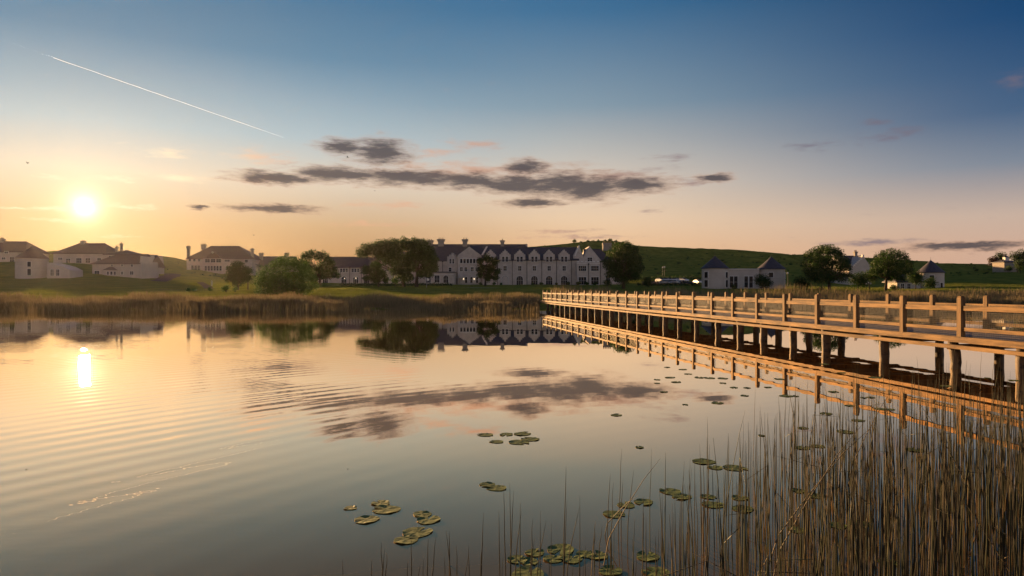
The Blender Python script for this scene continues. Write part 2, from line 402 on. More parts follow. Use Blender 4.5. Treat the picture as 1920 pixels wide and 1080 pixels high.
# ------------------------------------------------------------------ terrain
def HH(py, D): return CAM_H + (540 - py) * D / F
YK = [60, 74, 80, 90, 105, 125, 150, 180, 205, 230, 265, 300, 350, 400, 470, 600, 900, 1600]
def column(u, keys):
    ks = sorted(keys); return (u, np.interp(YK, [k[0] for k in ks], [k[1] for k in ks]))
def left_col(u, mid, ridge, shore=76):
    # mid: list of (D, picture height of the ground there)
    return column(u, [(60, -1.6), (shore - 3, -0.5), (shore + 3, 0.15), (shore + 16, 0.7)] + [(D, HH(y, D)) for D, y in mid] + [(D, HH(y, D)) for D, y in ridge] + [(600, 9), (900, 6), (1600, 4)])
COLS = [
    left_col(-500, [(125, 546), (180, 531), (230, 515)], [(300, 495), (380, 482)]),
    left_col(0, [(125, 546), (150, 540), (180, 529), (205, 523), (230, 508), (265, 492)], [(300, 484), (350, 477), (400, 479)]),
    left_col(90, [(125, 546), (150, 540), (180, 529), (205, 523), (230, 510), (265, 493)], [(300, 485), (350, 477), (400, 479)]),
    left_col(160, [(125, 546), (150, 540), (180, 529), (205, 522), (230, 510), (265, 494)], [(300, 485), (350, 477.5), (400, 479)]),
    left_col(225, [(125, 546), (150, 539), (180, 528), (205, 522), (230, 518), (265, 500)], [(300, 490), (350, 479), (400, 480)]),
    left_col(310, [(125, 547), (150, 541), (180, 533), (205, 529), (230, 524), (265, 517), (300, 512)], [(350, 500), (400, 484), (430, 479.5)]),
    left_col(410, [(125, 548), (150, 542), (180, 534), (205, 531), (230, 527), (265, 522), (300, 517), (338, 512.5)], [(365, 510), (430, 487)]),
    left_col(500, [(105, 556), (125, 549), (150, 544), (180, 537), (205, 533), (230, 530), (265, 526), (300, 521), (345, 514)], [(370, 510), (430, 496)]),
    left_col(575, [(105, 557), (125, 552), (150, 545), (180, 540), (205, 536), (230, 532), (265, 526)], [(350, 510), (400, 500)]),
    left_col(640, [(105, 558), (125, 551), (150, 540), (180, 541), (205, 536), (230, 532), (265, 528)], [(350, 510), (400, 500)]),
    left_col(720, [(105, 558), (125, 551), (150, 537.5), (180, 539), (205, 536), (230, 533), (265, 529)], [(350, 510), (400, 498)]),
    left_col(820, [(105, 558), (125, 550), (150, 538), (180, 539), (205, 536), (230, 533.5), (265, 530)], [(350, 505), (400, 488)]),
    left_col(920, [(105, 558), (125, 550), (150, 541), (180, 539), (205, 536), (230, 534), (265, 530)], [(350, 495), (400, 474)]),
    left_col(1000, [(105, 558), (125, 550), (150, 539.5), (180, 540), (205, 537), (230, 534), (265, 529)], [(350, 484), (400, 461)], 78),
    left_col(1060, [(110, 556), (125, 550), (150, 540), (180, 541), (205, 538), (230, 534), (265, 528)], [(350, 478), (400, 455)], 86),
    left_col(1130, [(115, 553), (150, 544), (180, 541.5), (205, 538), (230, 534), (265, 527)], [(350, 478), (400, 451)], 88),
    left_col(1170, [(115, 553), (150, 546), (180, 542), (205, 538), (230, 534), (265, 525)], [(350, 482), (400, 454)], 88),
    left_col(1220, [(115, 553), (150, 547), (180, 542.5), (205, 538), (230, 533), (265, 522)], [(350, 488), (400, 461)], 88),
    left_col(1310, [(115, 553), (150, 547), (180, 542), (205, 538), (230, 532), (265, 521)], [(350, 489), (400, 466)], 88),
    left_col(1400, [(115, 552), (150, 545), (180, 541.5), (205, 539), (230, 533), (265, 524)], [(350, 492), (400, 469)], 88),
    left_col(1500, [(115, 552), (150, 546), (180, 542), (205, 539), (230, 534), (265, 526)], [(350, 496), (400, 476)], 88),
    left_col(1620, [(115, 552), (150, 547), (180, 543), (205, 539), (230, 534), (265, 526)], [(350, 500), (400, 482)], 87),
    left_col(1720, [(115, 552), (150, 547), (180, 543), (205, 536), (230, 528), (265, 519)], [(350, 503), (400, 488)], 87),
    left_col(1800, [(115, 551), (150, 545), (180, 539), (205, 529), (230, 522), (265, 517)], [(350, 507), (400, 494.5)], 87),
    left_col(1900, [(115, 551), (150, 544), (180, 537), (205, 528), (230, 517), (265, 513)], [(350, 509), (400, 499)], 87),
    left_col(2400, [(115, 551), (150, 544), (180, 538), (205, 530), (230, 522), (265, 516)], [(350, 509), (400, 504)], 87),
]
CU = np.array([c[0] for c in COLS], float); CT = np.array([c[1] for c in COLS])
UG = np.linspace(-500, 2400, 291); YG = np.concatenate([np.arange(60, 480, 4.0), np.array([500, 550, 600, 750, 900, 1200, 1600])])
tab = np.array([[np.interp(u, CU, CT[:, j]) for j in range(len(YK))] for u in UG])
tab = np.array([np.interp(YG, YK, row) for row in tab])
def blur(a, ax, k):
    ker = np.hanning(2 * k + 3)[1:-1]; ker /= ker.sum()
    pad = [(0, 0), (0, 0)]; pad[ax] = (k, k)
    return np.apply_along_axis(lambda r: np.convolve(r, ker, 'valid'), ax, np.pad(a, pad, mode='edge'))
tab = blur(blur(tab, 0, 3), 1, 2)
_gn = rng.normal(size=(64, 64))
def vnoise(x, y):
    xi = np.floor(x).astype(int); yi = np.floor(y).astype(int); fx = x - xi; fy = y - yi
    fx = fx * fx * (3 - 2 * fx); fy = fy * fy * (3 - 2 * fy)
    g = lambda a, b: _gn[a % 64, b % 64]
    return (g(xi, yi) * (1 - fx) + g(xi + 1, yi) * fx) * (1 - fy) + (g(xi, yi + 1) * (1 - fx) + g(xi + 1, yi + 1) * fx) * fy
def terrain(X, Y):
    X = np.atleast_1d(np.asarray(X, float)); Y = np.atleast_1d(np.asarray(Y, float))
    Yc = np.clip(Y, 60, 1600); u = np.clip(960 + F * X / np.maximum(Y, 60), -500, 2400)
    ui = np.clip((u - UG[0]) / (UG[1] - UG[0]), 0, len(UG) - 1.001); yi = np.clip(np.interp(Yc, YG, np.arange(len(YG))), 0, len(YG) - 1.001)
    a = ui.astype(int); b = yi.astype(int); fu = ui - a; fy = yi - b
    h = (tab[a, b] * (1 - fu) + tab[a + 1, b] * fu) * (1 - fy) + (tab[a, b + 1] * (1 - fu) + tab[a + 1, b + 1] * fu) * fy
    amp = np.clip((Y - 100) / 150, 0, 1)
    hill = np.clip((Y - 240) / 100, 0, 1)
    h = h + amp * (0.10 * vnoise(X / 9, Y / 9) + 0.04 * vnoise(X / 3.1 + 9, Y / 3.1)) + hill * (0.7 * vnoise(X / 26 + 5, Y / 13) + 0.34 * vnoise(X / 9, Y / 5 + 3))
    # lake bed in front, near bank behind the camera, side banks far outside
    bank = np.clip((-3.0 - Y) / 8, 0, 1); h = np.where(Y < 60, -1.6 + bank * 2.9, h)
    side = np.clip((np.abs(X) - 150) / 60, 0, 1); h = np.where(Y < 76, np.maximum(h, -1.6 + side * 3.0), h)
    return h
def tz(x, y): return float(terrain(x, y)[0])
def axis(parts): return np.unique(np.concatenate(parts))
gx = axis([np.arange(-260, 300, 2.5), np.linspace(-1500, -260, 24), np.linspace(300, 1500, 24)])
gy = axis([np.arange(60, 420, 2.0), np.linspace(-300, -40, 12), np.arange(-40, 60, 4.0), np.linspace(420, 900, 25), np.linspace(900, 2500, 16)])
GX, GY = np.meshgrid(gx, gy); GZ = terrain(GX.ravel(), GY.ravel())
nx_ = len(gx); idx = np.arange(len(gx) * len(gy)).reshape(len(gy), nx_)
gf = np.stack([idx[:-1, :-1], idx[:-1, 1:], idx[1:, 1:], idx[1:, :-1]], -1).reshape(-1, 4)
gm = np_mesh('ground', np.stack([GX.ravel(), GY.ravel(), GZ], 1), gf, 'grass')
gm.polygons.foreach_set('use_smooth', [True] * len(gm.polygons))
tag(link('ground', gm), kind='structure')
wm = MB().add([(-1490, -60, 0), (1490, -60, 0), (1490, 120, 0), (-1490, 120, 0)], [(0, 1, 2, 3)]).mesh('lake', 'lake_water')
tag(link('lake', wm), kind='structure')

def strip(name, pts, mat, lift=0.07):
    # a sheet laid on the terrain; pts: (x, y, half width)
    v = []; f = []
    fine = []
    for (a, b) in zip(pts[:-1], pts[1:]):
        for t in np.linspace(0, 1, 9)[:-1]: fine.append(tuple(a[i] * (1 - t) + b[i] * t for i in range(3)))
    fine.append(pts[-1])
    for i, (x, y, w) in enumerate(fine):
        q = fine[min(i + 1, len(fine) - 1)]; p = fine[max(i - 1, 0)]
        d = Vector((q[0] - p[0], q[1] - p[1])).normalized(); n = Vector((-d.y, d.x))
        for k in range(5):
            s_ = (k / 2 - 1) * w; X = x + n.x * s_; Y = y + n.y * s_
            v.append((X, Y, tz(X, Y) + lift))
    for i in range(len(fine) - 1):
        for k in range(4): a = i * 5 + k; f.append((a, a + 1, a + 6, a + 5))
    return tag(MB().add(v, f).build(name, mat, smooth=True), kind='structure')
def gp(px, D): return ((px - 960) * D / F, D)
strip('drive', [gp(296, 205) + (2.2,), gp(306, 225) + (2.4,), gp(318, 255) + (2.8,), gp(326, 300) + (3.2,)], 'path')
strip('footpath', [gp(393, 150) + (1.0,), gp(380, 190) + (1.0,), gp(374, 215) + (1.0,)], 'path')
strip('shore_path', [gp(300, 138) + (.8,), gp(420, 136) + (.8,), gp(500, 140) + (.8,)], 'path')
strip('lit_ridge_strip', [gp(842, 158) + (.3,), gp(870, 160) + (5,), gp(910, 161) + (6,), gp(945, 160) + (.3,)], 'lit_ridge')  # pale sheet painting the sunlit ridge of the green
strip('car_park', [gp(1205, 236) + (8,), gp(1290, 234) + (8,), gp(1320, 232) + (6,)], 'path')

# ------------------------------------------------------------------ buildings
_cache = {}
class Building:
    def __init__(s, name, label, cat, px, py, D, group=None):
        s.D = D; s.o = PT(px, py, D)
        s.root = empty(name, s.o, 0, label, cat, group)
    def x(s, px, y=0): return (px - 960) * (s.D + y) / F - s.o.x
    def z(s, py, y=0): return CAM_H + (540 - py) * (s.D + y) / F - s.o.z
    def part(s, name, mb, mat, parent=None, smooth=False):
        return mb.build(name, mat, s.root if parent is None else parent, smooth=smooth)
    def wall(s, px0, px1, pt, pb, y0, y1, mat='stone', name='wall'):
        return s.part(name, MB().box(s.x(px0, y0), s.x(px1, y0), y0, y1, s.z(pb, y0) - 1.2, s.z(pt, y0)), mat)
    def gable(s, px0, px1, pa, pe, pb, y0, y1, mat='stone', pxa=None, name='wall'):
        # gable wall: eaves at pe, apex at pa
        pxa = (px0 + px1) / 2 if pxa is None else pxa
        pts = [(s.x(px0, y0), s.z(pb, y0) - 1.2), (s.x(px1, y0), s.z(pb, y0) - 1.2), (s.x(px1, y0), s.z(pe, y0)), (s.x(pxa, y0), s.z(pa, y0)), (s.x(px0, y0), s.z(pe, y0))]
        return s.part(name, MB().prism(pts, y0, y1), mat)
    def roof(s, px0, px1, pe, pr, y0, y1, hip0=0, hip1=0, mat='slate', over=0.35, name='roof'):
        # ridge runs along the facade; hips are in metres
        x0 = s.x(px0, y0) - over; x1 = s.x(px1, y0) + over; ym = (y0 + y1) / 2
        ze = s.z(pe, y0); zr = s.z(pr, ym); ya = y0 - over; yb = y1 + over
        v = [(x0, ya, ze), (x1, ya, ze), (x1, yb, ze), (x0, yb, ze), (x0 + hip0, ym, zr), (x1 - hip1, ym, zr)]
        v += [(p[0], p[1], p[2] - .22) for p in v[:4]]
        f = [(0, 1, 5, 4), (2, 3, 4, 5), (1, 2, 5), (3, 0, 4), (6, 7, 1, 0), (7, 8, 2, 1), (8, 9, 3, 2), (9, 6, 0, 3), (9, 8, 7, 6)]
        r = s.part(name, MB().add(v, f), mat)
        rc = MB().tube([(x0 + hip0, ym, zr + .02), (x1 - hip1, ym, zr + .02)], [.13, .13], 6)
        s.part('ridge_tiles', rc, mat, r)
        return r
    def roof_y(s, px0, px1, pe, pa, y0, y1, mat='slate', over=0.25, t=.2, name='roof'):
        # ridge runs back from the facade
        x0 = s.x(px0, y0) - over; x1 = s.x(px1, y0) + over; xm = (x0 + x1) / 2; ze = s.z(pe, y0); zr = s.z(pa, y0) + .12
        pts = [(x0, ze - t), (xm, zr - t), (x1, ze - t), (x1, ze), (xm, zr), (x0, ze)]
        return s.part(name, MB().prism(pts, y0 - over * .4, y1), mat)
    def window(s, px, pt, pb, w, y, nx=1, nz=2, arch=False, parent=None, dim=True, sill=True):
        W_ = w * (s.D + y) / F; Hh = (pb - pt) * (s.D + y) / F
        key = ('w', round(W_, 1), round(Hh, 1), nx, nz, arch, sill)
        if key not in _cache:
            W2 = round(W_, 1); H2 = round(Hh, 1); W2 = max(W2, .3); H2 = max(H2, .4); b = .14; d = .10
            fr = MB(); pa_ = MB(); ba = MB()
            if not arch:
                fr.box(-W2 / 2 - b, -W2 / 2, -d, .05, 0, H2).box(W2 / 2, W2 / 2 + b, -d, .05, 0, H2).box(-W2 / 2 - b, W2 / 2 + b, -d, .05, H2, H2 + b * 1.2)
                if sill: fr.box(-W2 / 2 - b - .06, W2 / 2 + b + .06, -d - .08, .05, -.12, 0)
                pa_.box(-W2 / 2, W2 / 2, -.03, .04, 0, H2)
            else:
                r = W2 / 2; n = 10
                arc = [(r * math.cos(math.pi * k / n), H2 - r + r * math.sin(math.pi * k / n)) for k in range(n + 1)]
                arco = [((r + b) * math.cos(math.pi * k / n), H2 - r + (r + b) * math.sin(math.pi * k / n)) for k in range(n + 1)]
                pa_.prism([(-r, 0), (r, 0)] + arc, -.03, .04)
                for k in range(n): fr.prism([arc[k], arco[k], arco[k + 1], arc[k + 1]], -d, .05)
                fr.box(-r - b, -r, -d, .05, 0, H2 - r).box(r, r + b, -d, .05, 0, H2 - r)
            for i in range(1, nx): X = -W2 / 2 + W2 * i / nx; ba.box(X - .035, X + .035, -.07, -.031, 0, H2 - (.12 if arch else 0))
            for i in range(1, nz): Z = H2 * i / nz; ba.box(-W2 / 2 * .98, W2 / 2 * .98, -.065, -.032, Z - .03, Z + .03)
            _cache[key] = (fr.mesh('window', 'trim'), pa_.mesh('pane', 'pane'), ba.mesh('glazing_bar', 'frame_white') if ba.v else None)
        a, b_, c = _cache[key]
        o = link('window', a, s.root, (s.x(px, y), y, s.z(pb, y)))
        link('pane', b_, o)
        if c: link('glazing_bar', c, o)
        return o
    def chimney(s, px, pt, pb, w, y, pots=2, depth=None, cap=1.45, parent=None):
        W_ = w * (s.D + y) / F; z0 = s.z(pb, y); z1 = s.z(pt, y); d = depth or W_ * .8; x = s.x(px, y)
        h = z1 - z0; ph = min(.55, h * .22); st = z1 - ph
        mb = MB().box(x - W_ / 2, x + W_ / 2, y - d / 2, y + d / 2, z0, st - h * .2)
        c = W_ / 2 * cap; m2 = W_ / 2 * (1 + cap) / 2
        mb.box(x - m2, x + m2, y - d / 2 * 1.15, y + d / 2 * 1.15, st - h * .2, st - h * .10).box(x - c, x + c, y - d / 2 * 1.3, y + d / 2 * 1.3, st - h * .10, st)
        o = s.part('chimney', mb, 'chimney_stone')
        for i in range(pots):
            X = x + (i - (pots - 1) / 2) * W_ / max(pots, 1) * 1.0
            s.part('chimney_pot', MB().lathe([(.17, st), (.14, st + ph * .7), (.19, st + ph * .75), (.19, st + ph)], 8, X, y), 'clay', o)
        return o
    def pipe(s, px, pt, pb, y):
        x = s.x(px, y); z0 = s.z(pb, y); z1 = s.z(pt, y)
        return s.part('downpipe', MB().tube([(x, y - .1, z0), (x, y - .1, z1)], [.09, .09], 6).box(x - .25, x + .25, y - .3, y, z1 - .05, z1 + .4), 'dark_iron')
    def lamp(s, px, py, y, r=.11):
        x = s.x(px, y); z = s.z(py, y)
        o = s.part('wall_lamp', MB().box(x - .04, x + .04, y - .3, y, z + r, z + r + .06), 'dark_iron')
        s.part('lamp_globe', MB().lathe([(r * .5, z - r), (r, z - r * .4), (r, z + r * .4), (r * .5, z + r)], 8, x, y - .25), 'lamp_glow', o)
    def stepped(s, px, w, pa, pe, pb, y0, y1, steps=3, mat='stone'):
        # crow-stepped gable dormer
        x = s.x(px, y0); hw = w / 2 * (s.D + y0) / F; zb = s.z(pb, y0); ze = s.z(pe, y0); za = s.z(pa, y0); tip = hw * .16
        rgt = [(x + hw, zb)]
        for i in range(steps):
            xa = hw - (hw - tip) * i / steps; xb = hw - (hw - tip) * (i + 1) / steps; zz = ze + (za - ze) * (i + .6) / (steps + .6)
            rgt += [(x + xa, zz), (x + xb, zz)]
        rgt += [(x + tip, za)]
        pts = rgt + [(2 * x - p[0], p[1]) for p in rgt[::-1]]
        return s.part('dormer_gable', MB().prism(pts, y0, y1), mat)
    def coping(s, p0, p1, y0, y1, mat='trim', t=.3):
        a = (s.x(p0[0], y0), s.z(p0[1], y0)); b = (s.x(p1[0], y0), s.z(p1[1], y0))
        return s.part('coping', MB().prism([(a[0] - t, a[1]), (a[0] + t, a[1]), (b[0] + t, b[1]), (b[0] - t, b[1])], y0, y1), mat)

# --- the hotel
B = Building('hotel', 'long grey stone hotel with stepped dormer gables, arched ground-floor windows and tall chimneys', 'hotel', 945, 534, 230)
# rear main block
B.wall(770, 988, 489, 533, 6, 19)
B.roof(768, 988, 489, 458.5, 6, 20, mat='slate')
B.gable(984, 991, 455.5, 470, 500, 12.2, 13.8, pxa=987)
for cx, w, t, n in ((807, 8.5, 448, 2), (827, 10.5, 446, 3), (872, 8.5, 446, 2), (942, 6.5, 448, 1)): B.chimney(cx, t, 466, w, 12.9, n, depth=1.6)
B.pipe(830, 491, 532, 6)
# small stepped gable and the large gable
B.stepped(848, 19, 474, 483, 534, 4.0, 10, 2)
for wx in (844.5, 850): B.window(wx, 485, 494, 3.2, 4.0)
B.window(844, 502, 509, 5, 4.0)
B.gable(858, 902, 462.5, 478.5, 534, 2.5, 13)
B.roof_y(857, 903, 479, 462.2, 2.8, 16)
for k in range(6): B.window(865 + k * 6.05, 485, 493.5, 4.3, 2.5, nz=1)
for wx in (865, 873.5, 885.5, 894): B.window(wx, 501, 508.6, 5, 2.5, nx=2)
for wx in (874, 884, 894.5): B.window(wx, 519, 530.5, 4.2, 2.5, arch=True)
for wx in (869, 889.2): B.lamp(wx, 523, 2.5)
B.coping((904, 478), (913, 462), 1.2, 1.9)
# garden room in front
B.wall(790, 852, 511.5, 534, -4, 4)
B.part('cornice', MB().box(B.x(789, -4), B.x(852.6, -4), -4.3, 4.2, B.z(511.4, -4), B.z(509.3, -4)), 'slate')
for wx in (803, 819.5, 836): B.window(wx, 516.5, 530, 9, -4, nx=3, arch=(wx == 836))
B.part('cornice', MB().box(B.x(789.5, -4), B.x(852.2, -4), -4.15, -3.99, B.z(515.3, -4), B.z(514.3, -4)), 'trim')
pg = B.part('pergola', MB().box(B.x(853, 1), B.x(869, 1), -.1, 2.3, B.z(520.5, 1), B.z(519.5, 1)), 'frame_white')
for wx in (854, 859, 864, 868): B.part('pergola_post', MB().box(B.x(wx, 0) - .09, B.x(wx, 0) + .09, 0, .18, -.4, B.z(520.5, 1)), 'frame_white', pg)
# dormer range
B.wall(905, 1083, 487.5, 534.5, 0, 12)
B.roof(905, 1084, 487.5, 464, 0, 12.6)
for i, px in enumerate((919.5, 947, 974.5, 1002, 1029.7, 1057.8)):
    B.stepped(px, 21, 468, 478.5, 489, -.25, 5.0, 3)
    for wx in (-3.4, 3.4): B.window(px + wx, 481.3, 490.6, 4.6, -.25)
    B.window(px, 498.6, 507.6, 6.4, 0, nx=2)
    B.window(px, 517.5, 534, 12.3, 0, nx=3, nz=2, arch=True)
    if i < 2:
        r = 11.4 * 230 / F / 2
        B.part('blind_arch', MB().prism([(B.x(px) - r, 0), (B.x(px) + r, 0)] + [(B.x(px) + r * math.cos(math.pi * k / 8), B.z(517.8) - r + r * math.sin(math.pi * k / 8)) for k in range(9)], -.09, -.071), 'stone')
for px in (933, 960.7, 988, 1015.8, 1043.7, 1071.7): B.pipe(px, 488.5, 534, 0)
B.gable(1075, 1093, 460.5, 479, 534, 0.4, 13, pxa=1086)
B.coping((1078, 480), (1086, 460.5), .1, .39, t=.22)
# end block with two-storey bay and broad chimney
B.gable(1090, 1128, 461.5, 489, 534, 2, 16, pxa=1105)
B.roof(1100, 1146, 489, 467.5, 2.5, 17, 0, 3)
B.wall(1128, 1172, 487, 535, 3, 15)
B.window(1106, 483, 490, 9, 2, nx=2)
B.wall(1081.5, 1124.5, 491.5, 535, -3, 1.9, name='bay')
for k in range(6): B.part('merlon', MB().box(B.x(1082 + k * 7.5, -3), B.x(1086 + k * 7.5, -3), -3, -2.4, B.z(491.5, -3), B.z(489.4, -3)), 'trim')
B.part('cornice', MB().box(B.x(1081, -3), B.x(1125, -3), -3.15, -2.99, B.z(494.5, -3), B.z(493.4, -3)), 'trim')
for wx in (1092, 1115.5): B.window(wx, 498.5, 508, 14, -3, nx=4); B.window(wx, 519.5, 533.5, 14, -3, nx=3)
B.pipe(1103.5, 496, 534, -3); B.pipe(1126, 491, 534, 1.9)
B.chimney(1138, 453, 470, 15.5, 9, 5, depth=1.8, cap=1.1)
for wx in (1140, 1156): B.window(wx, 497, 507, 6, 3, nx=2); B.window(wx, 517, 529, 8, 3, nx=2)
# low wing to the left
B.wall(596, 722, 501.5, 533, 8, 18)
B.roof(594, 738, 501.5, 482, 8, 19, 3, 0, mat='slate_red')
for cx in (645, 666.5, 690): 
    for k in (-5.2, 0, 5.2): B.window(cx + k, 503.5, 510, 3.6, 8)
for px in (610, 645, 667, 687.5, 706): B.window(px, 518, 530.5, 9.5, 8, nx=3, arch=True)
for px, py in ((646.5, 522), (667.5, 521.5), (719, 524), (733, 523)): B.lamp(px, py, 7.9)
B.pipe(655.5, 502, 531, 8); B.pipe(677.5, 502, 531, 8)
B.wall(714, 772, 487, 533, 6.5, 18)
B.roof(713, 772, 487, 473, 6.5, 17, 2.5, 0)
for wx in (724, 729.5): B.window(wx, 488.5, 495, 4, 6.5)
for wx in (724, 740, 756): B.window(wx, 518, 531, 8.5, 6.5, nx=3, arch=True); B.window(wx + 4, 501, 508, 6, 6.5, nx=2)

def house(name, label, px0, px1, pr, pe, pb, D, depth, hip0, hip1, wins, chims, wallmat='render_white', roofmat='slate', group=None):
    b = Building(name, label, 'house', (px0 + px1) / 2, pb, D, group)
    b.wall(px0, px1, pe, pb, 0, depth, wallmat)
    b.roof(px0 - 1, px1 + 1, pe, pr, 0, depth, hip0, hip1, roofmat)
    for w in wins: b.window(*w)
    for c in chims: b.chimney(*c)
    return b
# manor house with tall corner chimneys
b = house('manor_house', 'two-storey manor with broad hipped roof and tall chimneys at both ends', 350, 473, 461.5, 485, 513, 338, 18, 8.5, 10.5,
          [(356, 485.5, 490, 4.5, 0), (364.5, 485.5, 490, 4.5, 0), (373.5, 485.5, 490, 4.5, 0), (389, 485.5, 492, 9, -.4, 2), (399.5, 485.5, 492, 9, -.4, 2), (410, 485.5, 492, 9, -.4, 2), (426, 487, 490.5, 10, 0, 2),
           (361, 497.5, 508.5, 5, 0, 1, 2), (367, 497.5, 508.5, 5, 0, 1, 2), (373, 497.5, 508.5, 5, 0, 1, 2)] + [(386 + k * 5.5, 498.5, 507.5, 4.2, -.4) for k in range(6)] + [(428, 499, 507, 8, 0, 2), (448, 499, 507, 8, 0, 2), (462, 487, 492, 6, 0)],
          [(353.5, 460, 483, 5, 2.0, 2, 1.0), (382, 456.5, 468, 8, 7.5, 3, 1.4, 1.12), (473, 464.5, 486, 4.6, 3.0, 1, .9)], 'stone', 'slate_red')
b.part('wall', MB().box(b.x(381), b.x(417), -.4, 2, -1.2, b.z(485)), 'stone')
b.gable(387, 412, 471.5, 481.5, 484, -.2, 4, 'slate_red', name='roof_gable')
b.part('round_window', MB().prism([(b.x(399.5) + .5 * math.cos(2 * math.pi * k / 12), b.z(473.4) + .5 * math.sin(2 * math.pi * k / 12)) for k in range(12)], -.75, -.5), 'frame_white')
b2 = house('annex_house', 'low slate-roofed annex half hidden behind the round willow', 466, 545, 481, 499, 514.5, 345, 13, 4, 0,
           [(482, 503, 508, 4, 0), (500, 503, 508, 4, 0)], [(490, 473, 488, 6, 4, 2, 1.0), (538, 472.5, 484, 6.5, 5, 2, 1.2)], 'stone', 'slate')
b2.gable(461, 483, 491.5, 500, 514, -3, 4, 'stone', name='wall'); b2.roof_y(460, 485, 500, 491, -3, 4)
# far-left cluster
house('hip_roof_house', 'pale two-storey house with hipped roof at the left edge of the photo', -42, 46, 453, 472, 491, 270, 14, 5, 4.6,
      [(7, 482.5, 486.5, 7, 0, 2), (22.5, 482, 491, 8, 0, 2), (-15, 482, 488, 7, 0, 2), (12, 471.5, 475, 7, -.3, 2)], [(5, 445.5, 456, 6, 7, 3, 1.3)], 'render_white', 'slate_red')
house('hip_roof_house', 'wide hipped-roof house directly below the sun', 100, 197, 456.5, 475, 494, 268, 14, 6, 4.6,
      [(113, 483, 487, 8, 0, 2), (128, 485, 493, 8, 0, 2), (148, 484, 493, 10, 0, 3), (165, 484, 493, 9, 0, 2), (186, 484, 492, 7, 0, 2)], [(156, 450, 459, 6.5, 7, 2, 1.3)], 'render_white', 'slate_red')
b = house('white_house', 'white rendered house with small bay window, right of the sun\'s glare', 173, 261, 477, 494, 519, 224, 10, 5.5, 0,
          [(182, 508, 516, 9, 0, 2), (210, 496, 499, 3, 0, 1, 1), (229, 496, 499, 3.2, 0, 1, 1), (247.5, 496, 500, 4, 0, 1, 1), (229, 509.5, 514.5, 3.6, 0), (247, 509, 515, 7, 0, 2),
           (202.5, 509, 515, 3.6, -1.2), (209, 509, 515, 4.2, -1.2), (215.5, 509, 515, 3.6, -1.2)], [], 'render_white', 'slate_red')
b.part('bay', MB().box(b.x(198.5), b.x(219.5), -1.2, 0.3, -1.0, b.z(506.5)), 'render_white')
b.part('bay_roof', MB().add([(b.x(197), -1.5, b.z(506.5)), (b.x(221), -1.5, b.z(506.5)), (b.x(221), .2, b.z(506.5)), (b.x(197), .2, b.z(506.5)), (b.x(207), -.1, b.z(499.5)), (b.x(211), -.1, b.z(499.5))],
       [(0, 1, 5, 4), (1, 2, 5), (2, 3, 4, 5), (3, 0, 4), (3, 2, 1, 0)]), 'slate_red')
b.gable(261.5, 266, 480, 494, 519, -.15, 10, 'render_white', name='gable_wall')
b.wall(263, 275, 500, 512, 6, 14, 'render_white'); b.roof(262, 279, 499.5, 478.5, 5, 15, mat='slate_red')
b.gable(274, 279.5, 478, 499, 506, 5, 15, 'render_white', name='gable_wall')
house('chimney_house', 'small roof with two tall chimney stacks rising behind the white house', 196, 244, 469.5, 476.5, 500, 252, 12, 4.5, 4.5, [(206, 480, 485, 4, 0)],
      [(219, 460, 474, 3.6, 4, 1, .8), (227.5, 454, 471, 3.6, 5, 1, .8)], 'render_white', 'slate_red')

def round_tower(b, pxc, rp, pa, pe, pb, wins, y=None, mat='render_white', roofmat='slate'):
    s_ = b.D / F; r = rp * s_; cx = b.x(pxc, r); cy = r; ze = b.z(pe, r); za = b.z(pa, r); zb = b.z(pb, r)
    b.part('tower_wall', MB().lathe([(r, zb - 1.2), (r, ze)], 40, cx, cy), mat, smooth=False)
    b.part('tower_band', MB().lathe([(r + .04, (zb + ze) / 2 - .12), (r + .04, (zb + ze) / 2 + .12)], 40, cx, cy), mat)
    rf = b.part('tower_roof', MB().lathe([(r + .3, ze - .12), (r + .32, ze), (r * .5, ze + (za - ze) * .53), (.06, za)], 40, cx, cy), roofmat)
    b.part('finial', MB().tube([(cx, cy, za - .1), (cx, cy, za + .75)], [.05, .02], 6), 'dark_iron', rf)
    for (px, pt, pbw, w) in wins:
        sx = max(-.97, min(.97, (px - pxc) / rp)); a = math.asin(sx)
        W_ = max(w * s_ / max(math.cos(a), .45), .5); H_ = (pbw - pt) * s_
        o = link('window', MB().box(-W_ / 2 - .14, -W_ / 2, -.12, .1, -.1, H_ + .14).box(W_ / 2, W_ / 2 + .14, -.12, .1, -.1, H_ + .14).box(-W_ / 2, W_ / 2, -.12, .1, H_, H_ + .14).box(-W_ / 2, W_ / 2, -.16, .1, -.12, 0).mesh('window', 'trim'), b.root)
        o.location = (cx + r * math.sin(a), cy - r * math.cos(a), b.z(pbw, 0)); o.rotation_euler = (0, 0, a)
        link('pane', MB().box(-W_ / 2, W_ / 2, -.06, .1, 0, H_).mesh('pane', 'pane'), o)
        link('glazing_bar', MB().box(-.03, .03, -.09, -.061, 0, H_).mesh('glazing_bar', 'dark_iron'), o)
b = Building('round_cottage', 'round stone cottage with conical roof and curved lean-to, far left by the shore', 'house', 60, 524, 205)
round_tower(b, 60, 26.5, 461.5, 484.5, 525, [(71.5, 490.5, 500, 5), (71.5, 504, 516, 5)], mat='render_white', roofmat='slate_red')
pts = [(85, 491), (125, 505)]
b.part('lean_to', MB().prism([(b.x(84), -1.2), (b.x(122), -1.2), (b.x(126), .6), (b.x(126), b.z(506)), (b.x(112), b.z(499)), (b.x(84), b.z(492))], 1.0, 7.5), 'render_white')
for wx in (98, 108.5): b.window(wx, 505, 517, 6.5, 1.0, nx=2)
b = Building('twin_tower_pavilion', 'white stone pavilion with two round cone-roofed towers joined by a glazed hall', 'pavilion', 1392, 541, 183)
